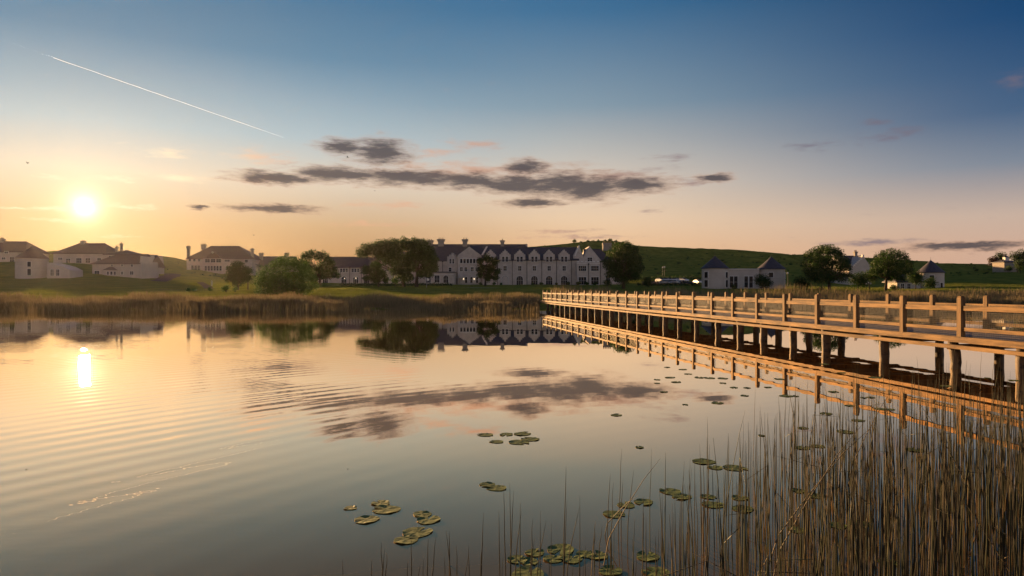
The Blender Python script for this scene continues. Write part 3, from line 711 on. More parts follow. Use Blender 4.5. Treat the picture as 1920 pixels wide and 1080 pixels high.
round_tower(b, 1340.5, 24.3, 479.5, 503, 541, [(1320.2, 509.5, 521, 4.5), (1357, 510, 521, 6), (1320.2, 525, 538, 4.5), (1357, 525, 538.5, 6)])
round_tower(b, 1446, 24.8, 481, 504.5, 541, [(1437, 511, 520, 7), (1467.5, 511, 522, 3), (1467.5, 526, 539, 3)])
b.wall(1362, 1424, 505.5, 541, 2.2, 6.5, 'render_white')
b.part('cornice', MB().box(b.x(1362, 2), b.x(1424, 2), 2.0, 6.6, b.z(505.4, 2.2), b.z(503.8, 2.2)), 'trim')
for wx in (1371.5, 1379.5, 1399, 1408): b.window(wx, 518, 539.5, 6.6, 2.2, nx=1, nz=2)
b = Building('tower_cottage', 'single round white cottage with dark conical roof, right of the two big trees', 'house', 1745, 543, 186)
round_tower(b, 1745, 22.3, 487.5, 511, 544, [(1735, 516, 526, 7), (1752, 530, 539, 6)])
b.wall(1682, 1726, 528, 545, 2, 8, 'render_white'); b.roof(1681, 1727, 528, 515, 2, 8.5, 1.5, 0)
for wx in (1692, 1704): b.window(wx, 532, 541, 6, 2, nx=2)
b = Building('gabled_house', 'white crow-stepped gabled house seen between the two big right-hand trees', 'house', 1612, 530, 232)
b.gable(1592, 1634, 480, 503, 545, 0, 16, 'render_white', pxa=1619)
for k in range(8):
    px = 1594 + k * 3.1; py = 503 - k * 2.85
    b.part('crow_step', MB().box(b.x(px), b.x(px + 3), -.12, .6, b.z(py + 1), b.z(py - 1.2)), 'trim')
b.roof(1585, 1634, 500, 480, .8, 16, 0, 0); b.chimney(1604, 469, 484, 4.6, 6, 2, 1.0)
b.part('kneeler', MB().box(b.x(1588), b.x(1591), 7.4, 8.4, b.z(486), b.z(480)), 'trim'); b.part('kneeler', MB().box(b.x(1617), b.x(1620), -.1, .8, b.z(481), b.z(477.5)), 'trim')
b = Building('cupola_lodge', 'small stone lodge with white cupola among trees on the right skyline', 'lodge', 1893, 505, 322)
b.wall(1883, 1906, 491, 505, 0, 8, 'chimney_stone'); b.roof(1882, 1908, 491, 488, 0, 8, 2, 2)
cu = b.part('cupola', MB().box(b.x(1893.5), b.x(1900.5), 3, 4.8, b.z(489), b.z(481.5)), 'frame_white')
b.part('cupola_roof', MB().lathe([(1.25, b.z(481.5)), (.7, b.z(479.4)), (.05, b.z(477.5))], 10, b.x(1897), 3.9), 'slate', cu)

# ------------------------------------------------------------------ trees
def leaf_mesh(blobs, leaf, dens, mat, squash=1.0, rnd=None):
    """blobs: (centre, radius) in metres; leaf-sized quads spread through each clump, thickest near its skin"""
    C_, N_ = [], []
    for c, r in blobs:
        n = max(40, int(dens * (r / leaf) ** 2))
        d = rng.normal(size=(n, 3)); d /= np.linalg.norm(d, axis=1)[:, None]
        lump = 1 + 0.22 * np.sin(d[:, 0] * 5 + c.x) * np.cos(d[:, 1] * 4 + c.y) + 0.16 * np.sin(d[:, 2] * 7 + c.z)
        rad = r * (rng.random(n) ** 0.42) * lump * 1.06
        p = np.array(c)[None] + d * rad[:, None] * np.array([1, 1, squash])
        C_.append(p); N_.append(d + rng.normal(size=(n, 3)) * 0.75)
    p = np.concatenate(C_); nn = np.concatenate(N_); nn /= np.linalg.norm(nn, axis=1)[:, None]
    t1 = np.cross(nn, rng.normal(size=nn.shape)); t1 /= np.linalg.norm(t1, axis=1)[:, None]; t2 = np.cross(nn, t1)
    s1 = leaf * (0.5 + 0.7 * rng.random(len(p)))[:, None]; s2 = s1 * 0.62
    v = np.stack([p - t1 * s1, p + t2 * s2, p + t1 * s1, p - t2 * s2], 1).reshape(-1, 3)
    f = np.arange(len(v)).reshape(-1, 4)
    tint = np.repeat(np.clip(rng.normal(.42, .26, len(p)), 0, 1), 4)
    return np_mesh('crown', v, f, mat, tint)
def tree(name, label, base, D, blobs, mat='leaf', cat='tree', leafpx=2.1, dens=11.0, group=None, trunk_w=.035, depth=.8, trunks=None):
    z0 = tz((base[0] - 960) * D / F, D)
    b3 = Vector(((base[0] - 960) * D / F, D, z0))
    root = empty(name, b3, 0, label, cat, group)
    s_ = D / F; bl = []
    for (px, py, r) in blobs:
        c = PT(px, py, D) - b3; c.y += random.uniform(-1, 1) * depth * r * s_ * 1.3; c.z += 0
        bl.append((c, r * s_))
    if depth > .5:      # the crown is as deep as it is wide: more clumps in front and behind
        cx = sum(c.x for c, r in bl) / len(bl); wid = max(abs(c.x - cx) + r for c, r in bl)
        for c, r in list(bl):
            k = (1 - min(1, abs(c.x - cx) / wid) ** 2) ** .5
            bl.append((Vector((c.x * .92 + cx * .08, c.y + k * wid * .62, c.z - r * .15)), r * .9)); bl.append((Vector((c.x * .92 + cx * .08, c.y - k * wid * .5, c.z - r * .35)), r * .8))
    crown = link('crown', leaf_mesh(bl, leafpx * s_ * .62, dens, mat), root)
    H = max(c.z + r for c, r in bl); tr = MB(); r0 = max(.12, H * trunk_w)
    zc = sum(c.z for c, r in bl) / len(bl); xc = sum(c.x for c, r in bl) / len(bl)
    low = max(H * .14, min(c.z - r for c, r in bl))
    fork = Vector((xc * .12, 0, low + (zc - low) * .3))
    tr.tube([(0, 0, -.5), (0, 0, .15), (fork.x * .4, 0, fork.z * .5), tuple(fork)], [r0 * 1.5, r0 * 1.1, r0 * .9, r0 * .75], 8)
    for c, r in bl[:len(blobs)] + bl[len(blobs)::3]:
        m_ = fork.lerp(c, .5) + Vector((0, 0, -.08 * (c - fork).length)); rr = r0 * .42
        tr.tube([tuple(fork - Vector((0, 0, .2))), tuple(m_), tuple(c)], [rr, rr * .6, rr * .15], 5, False)
    tr.build('trunk', 'bark', root, smooth=True)
    return root
tree('spreading_tree', 'broad spreading tree reaching out to the left in front of the low hotel wing', (757, 537), 178,
     [(676, 473, 10), (690, 468, 13), (704, 464, 13), (720, 462, 15), (738, 459, 15), (716, 477, 12), (742, 476, 16), (728, 488, 9), (750, 495, 15), (758, 512, 14), (745, 508, 10), (769, 520, 9)], 'leaf_dark')
tree('spreading_tree', 'tallest spreading tree with forked trunk beside the left end of the hotel', (781, 537), 182,
     [(758, 457, 14), (776, 455, 13), (794, 459, 13), (806, 470, 11), (813, 486, 10), (813, 501, 9), (796, 478, 14), (776, 474, 15), (800, 497, 12), (806, 513, 8), (790, 511, 10), (772, 496, 14), (765, 484, 12)], 'leaf')
tree('small_round_tree', 'small dark round tree under the left branches of the spreading tree', (710, 536), 172,
     [(688, 506, 10), (706, 499, 11), (699, 517, 11), (717, 513, 10), (685, 521, 6), (724, 524, 6), (708, 525, 6)], 'leaf_dark')
tree('round_tree', 'yellowish green tree standing before the middle of the hotel front', (910, 537), 205,
     [(900, 489, 7), (914, 484, 8), (928, 490, 8), (903, 502, 9), (920, 502, 11), (933, 508, 7), (900, 514, 7), (915, 518, 9), (929, 519, 7)], 'leaf')
tree('chestnut_tree', 'dense dark tree hiding the right end of the hotel', (1169, 541), 182,
     [(1160, 462, 9), (1176, 460, 10), (1190, 468, 9), (1147, 474, 10), (1165, 477, 15), (1184, 482, 14), (1199, 485, 8), (1201, 500, 9), (1138, 492, 11), (1160, 498, 18), (1186, 503, 15), (1146, 510, 12), (1168, 519, 14), (1190, 518, 9)], 'leaf_dark', dens=9)
tree('round_tree', 'dark tree behind the right shoulder of the round willow', (600, 535), 192,
     [(573, 480, 9), (588, 477, 9), (603, 480, 10), (614, 492, 10), (624, 507, 8), (600, 500, 13), (633, 516, 6), (590, 515, 11), (570, 496, 12), (612, 515, 9)], 'leaf_dark')
tree('round_tree', 'small dark tree in front of the manor house', (446, 546), 146,
     [(445, 496, 9), (432, 507, 10), (457, 507, 10), (445, 516, 12), (427, 521, 7), (465, 521, 7), (445, 528, 8)], 'leaf_dark')
tree('willow', 'large rounded olive-green willow at the edge of the reeds', (536, 560), 115,
     [(536, 487, 12), (516, 495, 14), (556, 494, 14), (500, 511, 15), (530, 513, 19), (566, 510, 16), (583, 520, 12), (490, 528, 14), (518, 534, 17), (550, 534, 17), (576, 538, 13), (484, 545, 10), (508, 549, 10), (536, 552, 10), (562, 550, 10), (590, 535, 8)], 'leaf_pale', leafpx=2.0, dens=6, trunk_w=.03)
tree('broad_tree', 'tall rounded tree just right of the twin-tower pavilion', (1555, 549), 170,
     [(1538, 468, 10), (1553, 468, 11), (1568, 474, 10), (1524, 476, 9), (1524, 494, 13), (1546, 490, 17), (1572, 490, 14), (1586, 500, 9), (1528, 515, 14), (1552, 515, 16), (1578, 516, 13), (1514, 508, 8), (1590, 515, 6)], 'leaf', dens=9)
tree('broad_tree', 'rounded tree with visible trunk between the gabled house and the single tower cottage', (1661, 549), 170,
     [(1668, 474, 9), (1653, 481, 9), (1688, 480, 10), (1702, 492, 9), (1642, 494, 9), (1668, 494, 15), (1694, 506, 11), (1648, 509, 10), (1668, 512, 12), (1688, 520, 9), (1638, 508, 7), (1705, 505, 6)], 'leaf', dens=9)
def shrub(label, px, py, r, D, mat='leaf_dark', n=5, group=None, flat=.75, name='shrub', leafpx=1.9):
    bl = [(px + random.uniform(-.55, .55) * r, py + random.uniform(-.3, .35) * r, r * random.uniform(.45, .65)) for _ in range(n)] + [(px, py, r * .7)]
    return tree(name, label, (px, py + r), D, bl, mat, 'shrub', leafpx, 5.0, group, .02, .4)
shrub('rounded dark bush in front of the right tower of the pavilion', 1431, 528, 19, 176, 'leaf_dark', 7)
shrub('small pale shrub below the glazed hall of the pavilion', 1377, 539, 7, 178, 'leaf', 4)
shrub('dark bush at the left foot of the tall rounded tree', 1500, 530, 16, 174, 'leaf_dark', 6)
shrub('dark bush filling the gap between the two big right-hand trees', 1608, 525, 19, 172, 'leaf_dark', 7)
shrub('dark bush under the left branches of the tree with visible trunk', 1630, 520, 15, 176, 'leaf_dark', 6)
shrub('bright shrub at the foot of the tree with visible trunk', 1676, 540, 9, 168, 'leaf_pale', 4)
shrub('loose grey-green willow bush left of the single tower cottage', 1717, 520, 19, 178, 'leaf', 7)
shrub('low bush before the door of the single tower cottage', 1744, 532, 15, 178, 'leaf', 6)
shrub('bright green shrub in the long grass below the tall rounded tree', 1540, 543, 9, 160, 'leaf_pale', 4)
shrub('yellow-green shrub left of the small dark tree by the reeds', 424, 540, 9, 128, 'leaf_pale', 4)
shrub('yellow-green shrub right of the small dark tree by the reeds', 441, 541, 6, 128, 'leaf_pale', 4)
shrub('upright yellow-green shrub between the small dark tree and the willow', 465, 521, 8, 150, 'leaf_pale', 5)
shrub('low yellow-green shrub on the bank below the manor drive', 352, 543, 6, 130, 'leaf_pale', 4)
shrub('tiny yellow-green shrub on the bank, nearest the manor', 366, 544, 5, 130, 'leaf_pale', 4)
shrub('tiny shrub on the bank by the shore path', 394, 542, 4.5, 132, 'leaf_pale', 4)
shrub('pale shrub under the forked spreading tree', 741, 526, 9, 176, 'leaf_pale', 4)
for i, (px, r) in enumerate(((998, 3.2), (1015, 4.2), (1043, 3), (1066, 4.5), (1084, 5), (1100, 4.5), (1116, 4.5), (901, 3.5), (926, 3.5), (940, 3))):
    shrub('low dark planting along the foot of the hotel front', px, 534 - r * .6, r, 226, 'leaf_dark', 4, 'planting along the hotel front')
shrub('dark bush at the foot of the dense tree by the car park', 1215, 528, 13, 200, 'leaf_dark', 6)
shrub('dark bush left of the dense tree against the end block', 1138, 530, 9, 196, 'leaf_dark', 5)
for i, (px, py, r, m_, lb) in enumerate(((1077, 452, 5, 'leaf', 'lone small tree at the left end of the hilltop scrub'), (1090, 455, 4, 'leaf_dark', 'hilltop scrub bush'), (1102, 453, 4.5, 'leaf_dark', 'hilltop scrub bush'), (1112, 453, 4, 'leaf_dark', 'hilltop scrub bush'), (1122, 452, 4.5, 'leaf_dark', 'hilltop scrub bush'),
                                   (1134, 452, 4, 'leaf_dark', 'hilltop scrub bush'), (1144, 450, 5, 'leaf_dark', 'hilltop scrub bush'), (1156, 453, 4.5, 'leaf_dark', 'hilltop scrub bush'), (1168, 455, 4, 'leaf_dark', 'hilltop scrub bush'), (1180, 458, 4, 'leaf_dark', 'hilltop scrub bush'))):
    shrub(lb if i == 0 else 'dark scrub bush on the hilltop behind the hotel', px, py, r, 398, m_, 5, None if i == 0 else 'hilltop scrub behind the hotel', leafpx=1.5)
for (px, py, r, m_, lb) in ((1864, 490, 13, 'leaf_red', 'reddish tree left of the cupola lodge'), (1880, 484, 14, 'leaf_dark', 'dark tree behind the cupola lodge'), (1908, 483, 15, 'leaf_dark', 'dark tree on the skyline right of the cupola'), (1926, 480, 18, 'leaf_dark', 'dark tree at the right edge of the skyline'),
                            (1913, 499, 15, 'leaf', 'green bush in front of the cupola lodge'), (1890, 503, 7, 'leaf', 'small green bush below the cupola lodge wall')):
    shrub(lb, px, py, r, 316 if py > 495 else 332, m_, 6, leafpx=1.6)
def hedge(label, px0, px1, pt, pb, D, mat='leaf_dark'):
    s_ = D / F; x0 = (px0 - 960) * s_; x1 = (px1 - 960) * s_; h = (pb - pt) * s_
    bl = []
    n = int((x1 - x0) / (h * .7)) + 1
    z = [tz(x0 + (x1 - x0) * i / n, D) for i in range(n + 1)]
    o = Vector(((x0 + x1) / 2, D, min(z)))
    for i in range(n + 1): bl.append((Vector((x0 + (x1 - x0) * i / n, D, z[i] + h * .45)) - o, h * .55))
    root = empty('hedge', o, 0, label, 'hedge')
    link('foliage', leaf_mesh(bl, .22, 6, mat), root)
    st = MB()
    for c, r in bl[::2]: st.tube([(c.x, c.y, c.z - h * .7), (c.x, c.y, c.z + h * .2)], [.05, .02], 4)
    st.build('stems', 'bark', root)
hedge('clipped dark hedge before the garden room under the spreading trees', 640, 845, 529.5, 535, 206)
hedge('dark hedge in front of the parked cars', 1196, 1318, 531.5, 537.5, 214)
hedge('dark hedge behind the parked cars on the hillside', 1196, 1312, 519, 527, 252)

# rough tussocks and gorse scattered over the hillside
nt = 420; bl = []
for _ in range(nt):
    u = random.uniform(1010, 2000) if random.random() < .8 else random.uniform(-60, 480); D = random.uniform(262, 405); x = (u - 960) * D / F
    r = random.choice((.35, .5, .6, .9)) * random.uniform(.7, 1.2); bl.append((Vector((x, D, tz(x, D) + r * .25)), r))
tag(link('hillside_tussocks', leaf_mesh(bl, .22, 7, 'leaf', .6)), 'rough tussocks and low gorse dotted over the green hillsides', 'scrub', kind='stuff')

# ------------------------------------------------------------------ boardwalk bridge
BR_O = Vector((842 / F * 20.7, 20.7, 0)); BR_A = math.atan2(0.1583, 1.0)
SP = 2.415; K0, K1 = -11, 26; BW = 3.2
bridge = empty('footbridge', BR_O, BR_A, 'long timber footbridge on log piles with post-and-rail parapets crossing the water', 'bridge')
post_me = [MB().cbox(-.08, .08, -.08, .08, 1.0, 2.215, .018).cbox(-.068, .068, -.068, .068, 2.2, 2.25, .02).mesh('post', 'timber_post') for _ in range(1)][0]
rail_me = MB().box(-.045, .045, .083, SP - .083, 1.81, 1.95).mesh('top_rail', 'timber')
low_me = MB().box(-.04, .04, .083, SP - .083, 1.21, 1.315).mesh('bottom_rail', 'timber')
edge_me = MB().box(-.13, .10, 0.004, 2 * SP - .004, .845, 1.02).mesh('edge_beam', 'timber')
wale_me = MB().box(-.20, -.06, 0.004, 2 * SP - .004, .66, .775).mesh('lower_beam', 'timber')
wire = MB()
for i in range(int((SP - .2) / .06)):
    y = .12 + i * .06; wire.box(-.0022, .0022, y - .0022, y + .0022, 1.02, 1.9)
for i in range(15):
    z = 1.04 + i * .06; wire.box(-.0018, .0018, .1, SP - .1, z - .0022, z + .0022)
wire_me = wire.mesh('wire_panel', 'dark_iron')
for k in range(K0, K1 + 1):
    for side in (0, 1):
        X = side * BW; y = k * SP
        o = link('post', post_me, bridge, (X + random.uniform(-.008, .008), y, random.uniform(-.012, .012))); o.rotation_euler = (random.uniform(-.006, .006), random.uniform(-.008, .008), 0)
        if k < K1:
            o = link('top_rail', rail_me, bridge, (X, y, random.uniform(-.012, .012)))
            link('bottom_rail', low_me, bridge, (X, y, random.uniform(-.012, .012)))
            link('wire_panel', wire_me, bridge, (X + (.05 if side == 0 else -.05), y, 0))
        if (k - K0) % 2 == 0 and k < K1:
            o = link('edge_beam', edge_me, bridge, (X, y - .1, random.uniform(-.006, .006)))
            if side: o.scale = (-1, 1, 1)
            o = link('lower_beam', wale_me, bridge, (X, y - .1, random.uniform(-.006, .006)))
            if side: o.scale = (-1, 1, 1)
dk_ = MB(); yy = K0 * SP - .1
while yy < K1 * SP + .1:
    dz_ = random.uniform(-.004, .004); dk_.box(.105, BW - .105, yy, yy + .138, .93 + dz_, .972 + dz_); yy += .146
tag(dk_.build('deck', 'deck_board', bridge), kind='stuff')
def pile(x, y, r, crook=0.0):
    z = [-1.7, -.6, -.1, .2, .5, .84]
    pts = [(x + random.uniform(-.02, .02) + crook * math.sin((q + .3) * 3.2), y + random.uniform(-.02, .02), q) for q in z]
    MB().tube(pts, [r * random.uniform(.96, 1.05) for _ in z], 12).build('pile', 'pile_log', bridge, smooth=True)
    # the mesh is in bridge space
def along(px, lx):          # how far along the bridge a pile measured at picture column px stands
    r = (px - 960) / F; s_, c_ = math.sin(BR_A), math.cos(BR_A)
    return (BR_O.x + c_ * lx - r * (BR_O.y + s_ * lx)) / (r * c_ + s_)
front = [along(q, .1) for q in (1919, 1787, 1658, 1550, 1487, 1432, 1388.5, 1346.7, 1307, 1274, 1248, 1221, 1198, 1180, 1163.7)]
back = [along(q, BW - .1) for q in (1873, 1763, 1660, 1578.6, 1516.6, 1459, 1418, 1378.6, 1338, 1300, 1268, 1238, 1212)]
for lst in (front, back):
    y_ = max(lst) + 2.3
    while y_ < K1 * SP - .3: lst.append(y_); y_ += 2.3
    y_ = min(lst) - 2.4
    while y_ > K0 * SP: lst.append(y_); y_ -= 2.4
for i, y_ in enumerate(front): pile(.10 + random.uniform(-.03, .03), y_, random.uniform(.145, .175), .07 if i == 1 else random.uniform(-.012, .012))
for y_ in back: pile(BW - .10 + random.uniform(-.03, .03), y_, random.uniform(.14, .17), random.uniform(-.012, .012))
for y_ in front:
    MB().box(-.055, BW + .055, y_ - .075, y_ + .075, 0.6, .76).build('cross_beam', 'timber_post', bridge)

# ------------------------------------------------------------------ far reed bed along the shore
def blades(n, u, Y, hmin, hmax, wid, tint_mu):
    X = (u - 960) / F * Y
    z0 = np.maximum(terrain(X, Y), -.25) - .05
    clump = vnoise(X / 2.6, Y / 2.6) * .17 + vnoise(X / 9, Y / 9) * .17
    H_ = (hmin + (hmax - hmin) * rng.random(n)) * (1 + clump)
    lean = rng.normal(0, .09, (n, 2)); a = rng.random(n) * math.pi
    w = wid * (0.6 + .8 * rng.random(n))
    dxw = np.cos(a) * w; dyw = np.sin(a) * w
    b = np.stack([X, Y, z0], 1)
    m_ = b + np.stack([lean[:, 0] * H_ * .4, lean[:, 1] * H_ * .4, H_ * .55], 1)
    t_ = b + np.stack([lean[:, 0] * H_ * 1.2, lean[:, 1] * H_ * 1.2, H_], 1)
    off = np.stack([dxw, dyw, np.zeros(n)], 1)
    v = np.stack([b - off, b + off, m_ + off * .9, m_ - off * .9, t_ + off * .15, t_ - off * .15], 1).reshape(-1, 3)
    i = np.arange(n)[:, None] * 6
    f = np.concatenate([i + np.array([[0, 1, 2, 3]]), i + np.array([[3, 2, 4, 5]])], 0)
    tint = np.repeat(np.clip(rng.normal(tint_mu, .2, n), 0, 1), 6)
    return v, f, tint
def reed_bed(name, label, parts):
    V, Fc, Tn = [], [], []; o = 0
    for p in parts:
        v, f, t = blades(*p); V.append(v); Fc.append(f + o); Tn.append(t); o += len(v)
    ob = link(name, np_mesh(name, np.concatenate(V), np.concatenate(Fc), 'reed', np.concatenate(Tn)))
    return tag(ob, label, 'reeds', kind='stuff')
def uni(a, b, n): return a + (b - a) * rng.random(n)
n1 = 42000; u1 = uni(-330, 1012, n1)
sh = 76.0 + 2.4 * vnoise(u1 / 70, u1 * 0 + 3) + 1.2 * vnoise(u1 / 19, u1 * 0 + 8)
n2 = 5200; u2 = uni(-330, 1012, n2)
n3 = 26000; u3 = uni(1035, 2300, n3)
sh3 = 87 + 1.4 * vnoise(u3 / 60, u3 * 0 + 5) + .8 * vnoise(u3 / 15, u3 * 0 + 1)
reed_bed('reed_bed', 'dense brown reed bed along the far shore left of the bridge', [
    (n1, u1, sh + 12 * rng.random(n1) ** 1.3, 0.85 + .22 * np.clip((620 - u1) / 350, 0, 1), 1.25 + .25 * np.clip((620 - u1) / 350, 0, 1), .028, .52), (n2, u2, uni(68, 76, n2), .35, 1.1, .022, .35)])
reed_bed('reed_bed', 'pale reed bed along the far shore behind the bridge', [
    (n3, u3, sh3 + 14 * rng.random(n3) ** 1.4, 1.25, 1.9, .028, .62)])
n4 = 85000; u4 = uni(-150, 2080, n4); Y4 = 93 + 112 * rng.random(n4) ** 0.8
v4, f4, t4 = blades(n4, u4, Y4, .06, .17, .03, .5)
tag(link('lawn_grass', np_mesh('lawn_grass', v4, f4, 'lawn', t4)), 'short green grass on the banks and golf mounds', 'grass', kind='stuff')

# ------------------------------------------------------------------ rushes standing in the near water
def rush(mb, x, y, h, lean, az, r, bent=False):
    d = Vector((math.cos(az), math.sin(az), 0))
    if bent:
        k = h * random.uniform(.45, .7); d2 = Vector((math.cos(az + random.uniform(-.6, .6)), math.sin(az + random.uniform(-.6, .6)), random.uniform(-.7, .2))).normalized()
        p1 = Vector((x, y, 0)) + d * lean * k + Vector((0, 0, k)); pts = [Vector((x, y, -.25)), Vector((x, y, 0)) + d * lean * k * .45 + Vector((0, 0, k * .5)), p1, p1 + d2 * (h - k) * .5, p1 + d2 * (h - k)]
    else:
        q = random.uniform(-.04, .04)
        pts = [Vector((x, y, -.25)), Vector((x, y, 0)) + d * (lean * h * .2 + q * .3) + Vector((0, 0, h * .25)), Vector((x, y, 0)) + d * (lean * h * .48 + q * .4) + Vector((0, 0, h * .52)), Vector((x, y, 0)) + d * (lean * h * .8) + Vector((0, 0, h * .8)), Vector((x, y, 0)) + d * lean * h * 1.1 + Vector((0, 0, h))]
    f0 = len(mb.f)
    mb.tube(pts, [r, r * .95, r * .8, r * .55, r * .16], 3, False)
    return len(mb.f) - f0
def bound(y): return .10 + (y - 5.0) * .72            # left margin of the bed at each distance
bed = MB(); mi = []
cnt = 0
while cnt < 4600:
    y = random.uniform(3.4, 12.2); x = random.uniform(-.2, 12.5)
    e = x - bound(y)
    dens = max(0, min(1, (e + .3) / 3.0)) ** 1.35
    if y > 8.6: dens *= max(0, 1 - (y - 8.6) / 3.8) ** 1.1
    cl = .35 + .65 * float(vnoise(np.array([x * 1.7]), np.array([y * 1.7]))[0] > -.25)
    if random.random() > dens * cl: continue
    h = random.triangular(.4, 1.55, 1.02) * (1 - .18 * max(0, 1 - e / 1.5))
    bent = random.random() < .07
    k = rush(bed, x, y, h, abs(random.gauss(0, .048)), random.uniform(0, 2 * math.pi), random.uniform(.0042, .0068), bent)
    kind = random.choices((0, 1, 2), (.46, .03 + .09 * min(1, max(0, e / 4)), .51))[0]
    mi += [kind] * k; cnt += 1
for _ in range(8):                                      # a few old stems lying across the others
    y = random.uniform(4.5, 9); x = bound(y) + random.uniform(.3, 5)
    k = rush(bed, x, y, random.uniform(1.0, 1.5), random.uniform(.35, .7), random.choice((random.uniform(-.5, .5), random.uniform(2.6, 3.6))), .0062); mi += [1] * k
me = bed.mesh('rush_bed', ['rush_green', 'rush_tan', 'rush_dark'], True)
me.polygons.foreach_set('material_index', mi); me.update()
tag(link('rush_bed', me), 'dense bed of thin upright rushes in the right foreground water', 'rushes', kind='stuff')
def lone_rush(px, py_base, h, lean=.04, az=None, r=.006, bent=False, m_='rush_dark'):
    D = CAM_H * F / (py_base - 540); x = (px - 960) / F * D
    mb = MB(); rush(mb, 0, 0, h, lean, random.uniform(0, 6.28) if az is None else az, r, bent)
    o = mb.build('rush_stem', m_, None, (x, D, 0), True)
    tag(o, 'single thin rush stem in open water left of the dense rush bed', 'rush', 'lone rush stems in the near water')
for (px, pb, pt, ln) in ((646, 1180, 1050, .03), (697, 1150, 1048, .0), (713, 1120, 1018, .02), (716, 1130, 1030, .05), (727, 1120, 1037, .02), (760, 1130, 1052, .06), (771, 1110, 1008, -.0), (778, 1150, 1060, .1), (791, 1180, 1048, .02), (800, 1105, 1008, .03), (806, 1120, 1005, .1),
                         (836, 1160, 1045, .02), (843, 1060, 996, .01), (849, 1130, 996, .09), (862, 1130, 1024, .06), (868, 1140, 1040, .1), (878, 1120, 1022, .01), (893, 1140, 1015, .1), (902, 1110, 961, .03), (938, 1090, 958, .02), (950, 1100, 913, .03), (955, 1110, 920, .04), (958, 1100, 905, .01), (966, 1090, 958, .08),
                         (990, 1130, 1010, .1), (993, 1080, 972, .05), (1005, 1120, 976, .12), (1032, 1160, 1048, .02), (1056, 1110, 937, .04), (1061, 1110, 952, .16), (1094, 1140, 1022, .03), (1117, 1060, 996, .02), (1125, 1060, 985, .05), (1139, 1010, 888, .04), (1142, 1030, 905, .06), (1158, 1000, 842, .05), (1165, 990, 900, .03), (1176, 1020, 880, .08)):
    D = CAM_H * F / (pb - 540); h = CAM_H - (pt - 540) * D / F
    lone_rush(px, pb, max(.12, h), ln, random.choice((0, .3, -.3, 2.9)), .0055 if D > 5 else .0048)
lone_rush(1122, 1060, .95, .55, 0.1, .006, False, 'rush_tan'); lone_rush(1126, 1000, .5, .9, -.9, .006, False)
lone_rush(1786, 706, .95, .08, 0, .006, False, 'rush_tan'); lone_rush(1838, 715, .85, .05, 0, .005, False, 'rush_tan'); lone_rush(1860, 722, .75, .09, 0, .005, False, 'rush_tan'); lone_rush(1490, 800, .95, .22, 3.6, .006, False, 'rush_tan')

# ------------------------------------------------------------------ lily pads
def pad_mesh(seed):
    r_ = random.Random(seed); n = 22; v = [(0, 0, .003)]; f = []
    gap = .22
    for ring, rr in ((1, .55), (2, 1.0)):
        for k in range(n):
            a = gap + (2 * math.pi - 2 * gap) * k / (n - 1)
            w = rr * (1 + .05 * math.sin(3 * a + seed) + .03 * math.sin(7 * a))
            z = .003 + (.007 * max(0, math.sin(2 * a + seed)) ** 3 + .003 * math.sin(5 * a + seed * 2) ** 2) * (ring - 1) + .002 * math.sin(4 * a + seed) * (ring == 1)
            v.append((w * .5 * math.cos(a) * 1.12, w * .5 * math.sin(a), max(z, .002)))
    for k in range(n - 1):
        f.append((0, 1 + k, 2 + k)); f.append((1 + k, 1 + n + k, 2 + n + k, 2 + k))
    m0 = len(v); v += [(p[0] * .98, p[1] * .98, p[2] - .003) for p in v[:m0]]
    f += [tuple(i + m0 for i in q[::-1]) for q in f]
    for k in range(n - 1): f.append((1 + n + k, 1 + n + k + m0, 2 + n + k + m0, 2 + n + k))
    return MB().add(v, f).mesh('lily_pad', 'lily')
PADS = [pad_mesh(i * 1.7) for i in range(5)]
def pads(label, group, lst):
    for i, (px, py, w) in enumerate(lst):
        D = CAM_H * F / (py - 540); s_ = w * D / F
        o = link('lily_pad', random.choice(PADS), None, ((px - 960) / F * D, D, 0.003)); o.scale = (s_ * .92, s_ * .92, 1); o.rotation_euler = (random.uniform(-.01, .01), random.uniform(-.01, .01), random.uniform(0, 6.28))
        tag(o, label[i] if isinstance(label, list) else label, 'lily pad', group)
pads(['%s of the six lily pads floating in open water mid-picture' % s_ for s_ in ('far left one', 'far middle one', 'far right one', 'near left one', 'nearest and largest one', 'rightmost one')], 'lily pads in open water mid-picture', [(910, 815.6, 30), (949, 815, 27), (980, 813.7, 33), (931, 828.5, 27), (973, 829.7, 40), (994, 823.7, 35)])
pads(['left, smaller one of two touching lily pads beside the tall lone rushes', 'right, larger one of two touching lily pads beside the tall lone rushes'], 'pair of touching lily pads', [(913, 909, 30), (931, 915.6, 38)])
pads(['%s of the scattered lily pads left of the lone rushes' % s_ for s_ in ('leftmost and smallest one', 'farthest one', 'large one touching the farthest', 'low left one on its own', 'smaller far one on the right', 'large rightmost one', 'largest near one', 'nearest one')], 'lily pads scattered left of the lone rushes', [(657, 953, 24), (714, 944, 36), (724, 956, 52), (687, 975, 46), (792, 965, 36), (803, 975, 48), (782, 999, 58), (762, 1013, 46)])
pads('lily pad in the crowded group at the bottom edge among lone rushes', 'lily pads at the bottom edge', [(1003, 1037, 38), (1052, 1031, 54), (1037, 1049, 38), (1072, 1048, 45), (1097, 1040, 35), (1119, 1042, 42), (970, 1050, 40), (992, 1054, 36), (990, 1076, 64), (1145, 1071, 46), (1214, 1044, 46), (1230, 1074, 52)])
pads('lily pad among the thin outer stems of the rush bed', 'lily pads among the outer rushes', [(1151, 965, 42), (1174, 947.5, 35), (1207, 942, 38), (1257, 922, 42), (1278, 932, 38), (1319, 866, 43), (1341, 877, 30), (1378, 878, 45), (1328, 932, 30), (1337, 947, 42), (1387, 934, 33), (1393, 955, 42), (1199, 839, 17), (1428, 817, 13)])
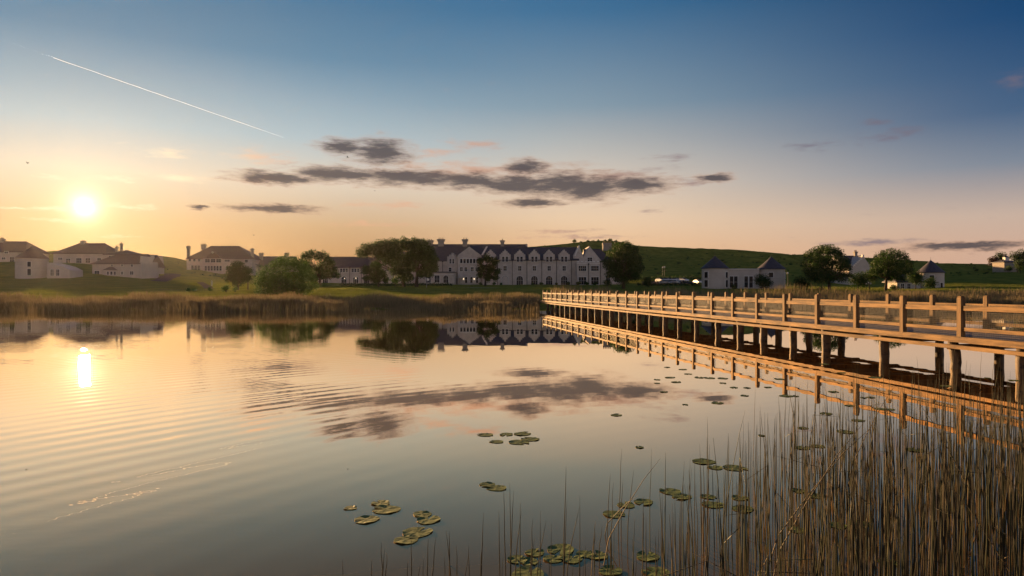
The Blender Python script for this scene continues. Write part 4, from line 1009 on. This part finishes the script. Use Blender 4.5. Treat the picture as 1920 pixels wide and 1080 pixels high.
pads('lily pad deep inside the dense rush bed', 'lily pads inside the rush bed', [(1497, 921, 28), (1528, 930, 36), (1495, 994, 35), (1570, 986, 36), (1612, 983, 38), (1666, 1056, 36), (1505, 840, 30), (1532, 837, 28), (1716, 844, 35), (1505, 803, 20), (1585, 810, 32)])
pads('small distant lily pad floating beside the bridge reflection', 'far lily pads beside the bridge', [(1251, 689, 12), (1280, 693, 16), (1290, 701.5, 16), (1256.5, 708, 20), (1232, 712, 13), (1268, 716.6, 20), (1232, 718.7, 12), (1311, 708, 20), (1330, 709, 22), (1355, 709.6, 20), (1355.5, 718.7, 14), (1376, 727, 16), (1401, 727.6, 14), (1396, 742, 16), (1245, 735, 16),
      (1345, 755.7, 24), (1156, 778.6, 22), (1285, 759, 12), (1461, 711, 20), (1440, 726.5, 14), (1474, 742.6, 26), (1563, 735, 20), (1619, 746, 12), (1633, 745.6, 16), (1650, 767, 22), (1668, 768, 18), (1592.5, 761, 18), (1549, 776, 24), (1609, 788.6, 24), (1774, 724, 20), (1852, 709, 12), (1901, 713.6, 20), (1491, 743, 14), (1640, 708, 24), (1545, 683, 18), (1578, 699, 16)])

# ------------------------------------------------------------------ parked cars
def car(label, px, D, rz, paint):
    x = (px - 960) * D / F
    r = empty('parked_car', (x, D, tz(x, D) + .08), rz, label, 'car', None)
    prof = [(-2.1, .35), (2.05, .35), (2.15, .6), (2.05, .85), (1.15, .98), (.55, 1.42), (-1.0, 1.46), (-1.75, 1.05), (-2.12, .95), (-2.18, .6)]
    def loft(wf, zlo, zhi, pr): 
        n = len(pr); v = []; 
        for sx in (-1, 1):
            for (a, z) in pr: v.append((sx * (.86 - max(0, z - .95) * .32), a, z))
        return MB().add(v, [tuple(range(n))[::-1], tuple(range(n, 2 * n))] + [(i, (i + 1) % n, (i + 1) % n + n, i + n) for i in range(n)])
    body = loft(0, 0, 0, prof).build('body', paint, r)
    g = MB()
    g.add([(-.62, .60, 1.38), (.62, .60, 1.38), (.72, 1.12, 1.01), (-.72, 1.12, 1.01)], [(3, 2, 1, 0)]).add([(-.62, -1.06, 1.42), (.62, -1.06, 1.42), (.7, -1.68, 1.1), (-.7, -1.68, 1.1)], [(0, 1, 2, 3)])
    for sx in (-1, 1): g.add([(sx * .80, 1.0, 1.02), (sx * .72, .52, 1.38), (sx * .72, -.95, 1.40), (sx * .80, -1.5, 1.06)], [(0, 1, 2, 3)])
    for i, p in enumerate(g.v): g.v[i] = (p[0] * 1.03, p[1] * 1.012, p[2] + .025)
    g.build('windscreen', 'pane', r)
    for sx in (-1, 1):
        MB().box(sx * .62 - .16, sx * .62 + .16, 2.09, 2.17, .62, .76).build('headlight', 'frame_white', r)
        for yy_ in (-1.35, 1.3):
            w = MB().tube([(sx * .72, yy_, .32), (sx * .9, yy_, .32)], [.32, .32], 14).build('wheel', 'rubber', r)
            MB().tube([(sx * .9, yy_, .32), (sx * .91, yy_, .32)], [.18, .18], 10).build('rim', 'car_silver', w)
    return r
car('white car leftmost of the rear row in the hotel car park', 1238.5, 238, R(200), 'car_white')
car('white car second from the left in the rear row of the car park', 1252.5, 238, R(215), 'car_white')
car('large white car in the middle of the rear row of the car park', 1266.5, 238, R(232), 'car_white')
car('white car rightmost of the rear row in the hotel car park', 1281, 238, R(205), 'car_white')
car('silver car left in the front row, half hidden by the hedge', 1248, 226, R(220), 'car_silver')
car('silver car right in the front row, half hidden by the hedge', 1262, 226, R(230), 'car_silver')
car('white car close to the left tower of the pavilion', 1309, 224, R(190), 'car_white')

# ------------------------------------------------------------------ golf flag, lamp posts, marker
def flag(name, label, px, D, h, cat):
    x = (px - 960) * D / F; r = empty(name, (x, D, tz(x, D)), 0, label, cat)
    MB().tube([(0, 0, -.2), (0, 0, h)], [.035, .03], 6).build('pole', 'frame_white', r)
    n = 6; v = []
    for i in range(n + 1):
        for j in range(2): v.append((.03 + i * .09, .06 * math.sin(i * 1.1), h - .05 - j * (.62 - i * .03) - i * .03))
    MB().add(v, [(2 * i, 2 * i + 1, 2 * i + 3, 2 * i + 2) for i in range(n)]).build('flag_cloth', 'flag', r)
flag('golf_flag', 'white golf flag on the green in front of the spreading trees', 800, 150, 2.15, 'flag')
def lamp_post(label, px, D, h):
    x = (px - 960) * D / F; r = empty('lamp_post', (x, D, tz(x, D)), 0, label, 'lamp post')
    MB().tube([(0, 0, -.3), (0, 0, h)], [.08, .05], 8).build('pole', 'dark_iron', r)
    MB().lathe([(.08, h), (.26, h + .12), (.28, h + .38), (.1, h + .55)], 10).build('lantern', 'frame_white', r)
lamp_post('lamp post on the slope above the parked cars, left of the pair', 1242.5, 262, 4.2); lamp_post('lamp post on the slope above the parked cars, right of the pair', 1246, 262, 4.4)
lamp_post('lamp post right of the twin-tower pavilion', 1477, 205, 4.0)
x = (397 - 960) * 170 / F; MB().box(-.12, .12, -.12, .12, -.2, 1.15).lathe([(.16, 1.15), (.02, 1.45)], 8).build('marker_post', 'frame_white', None, (x, 170, tz(x, 170)))
tag(bpy.data.objects['marker_post'], 'short white marker post on the lawn below the manor house', 'post')

# ------------------------------------------------------------------ birds
def bird(label, px, py, D, span, rz, up_):
    r = empty('flying_bird', PT(px, py, D), rz, label, 'bird')
    s_ = span / 2
    body = MB().tube([(0, -.62 * s_, 0), (0, -.35 * s_, .02 * s_), (0, .05 * s_, .02 * s_), (0, .36 * s_, .04 * s_), (0, .5 * s_, .03 * s_), (0, .62 * s_, .0)], [.03 * s_, .09 * s_, .14 * s_, .11 * s_, .09 * s_, .015 * s_], 8).build('body', 'feather', r, smooth=True)
    MB().add([(-.05 * s_, -.55 * s_, .0), (.05 * s_, -.55 * s_, .0), (.14 * s_, -.95 * s_, 0), (-.14 * s_, -.95 * s_, 0), (0, -.6 * s_, .03 * s_), (0, -.9 * s_, .02 * s_)], [(0, 4, 5, 3), (4, 1, 2, 5), (3, 2, 1, 0)]).build('tail', 'feather', r)
    for sx in (-1, 1):
        a1, a2 = up_, up_ * .4
        root_f, root_b = Vector((sx * .08 * s_, .25 * s_, .05 * s_)), Vector((sx * .08 * s_, -.15 * s_, .04 * s_))
        e = Vector((sx * .5 * s_ * math.cos(a1), .12 * s_, .5 * s_ * math.sin(a1))); t_ = e + Vector((sx * .5 * s_ * math.cos(a2), -.25 * s_, .5 * s_ * math.sin(a2)))
        pts = [root_f, root_b, root_f + e + Vector((0, .05 * s_, 0)), root_b + e, t_]
        v = [tuple(p) for p in pts] + [tuple(p - Vector((0, 0, .02 * s_))) for p in pts]
        MB().add(v, [(0, 1, 3, 2), (2, 3, 4), (7, 8, 6, 5), (9, 8, 7), (0, 2, 7, 5), (2, 4, 9, 7), (4, 3, 8, 9), (3, 1, 6, 8)]).build('wing', 'feather', r)
bird('dark bird with raised wings flying left above the sun', 52, 306, 49, .36, R(70), R(55))
bird('dark bird flying under the small grey cloud left of centre', 652, 295, 69.6, .42, R(100), R(50))
bird('tiny dark bird gliding below the long dark cloud', 703, 358, 90, .34, R(80), R(15))
bird('dark bird gliding low in the sky above the willow', 476, 441, 80, .40, R(75), R(20))

# ------------------------------------------------------------------ vapour trail, nine kilometres up
def trail_pt(px, py):
    r_ = math.hypot(F, px - 960); hd = (9000 - CAM_H) / ((540 - py) / r_); a = math.atan((px - 960) / F)
    return Vector((math.sin(a) * hd, math.cos(a) * hd, 9000))
A_, B_ = trail_pt(532, 258), trail_pt(100, 108)
ct = MB(); n = 40
ct.tube([tuple(A_.lerp(B_, i / n) + Vector((0, 0, random.uniform(-5, 5)))) for i in range(n + 1)], [4 + 6 * min(1, i / 10) * random.uniform(.85, 1.15) for i in range(n + 1)], 8)
C0 = trail_pt(5, 75)
for i in range(16):                                       # the old end breaks into puffs
    p = B_.lerp(C0, (i + .3) / 16); q = B_.lerp(C0, (i + .3 + .55 * random.random()) / 16); k = (1 - i / 18)
    o3 = Vector((random.uniform(-25, 25), 0, random.uniform(-18, 18)))
    ct.tube([tuple(p + o3), tuple(p.lerp(q, .5) + o3), tuple(q + o3)], [3, 11 * k, 3], 6)
tag(ct.build('vapour_trail', 'vapour', None, smooth=True), 'thin straight white vapour trail slanting down across the upper left sky', 'vapour trail')

# ------------------------------------------------------------------ thin evening haze over the whole place
hz = MB().box(-1600, 1600, -400, 2600, -3.0, 40.0).build('haze', 'haze_air')
tag(hz, 'thin even evening haze filling the air over the lake', 'haze', kind='stuff')
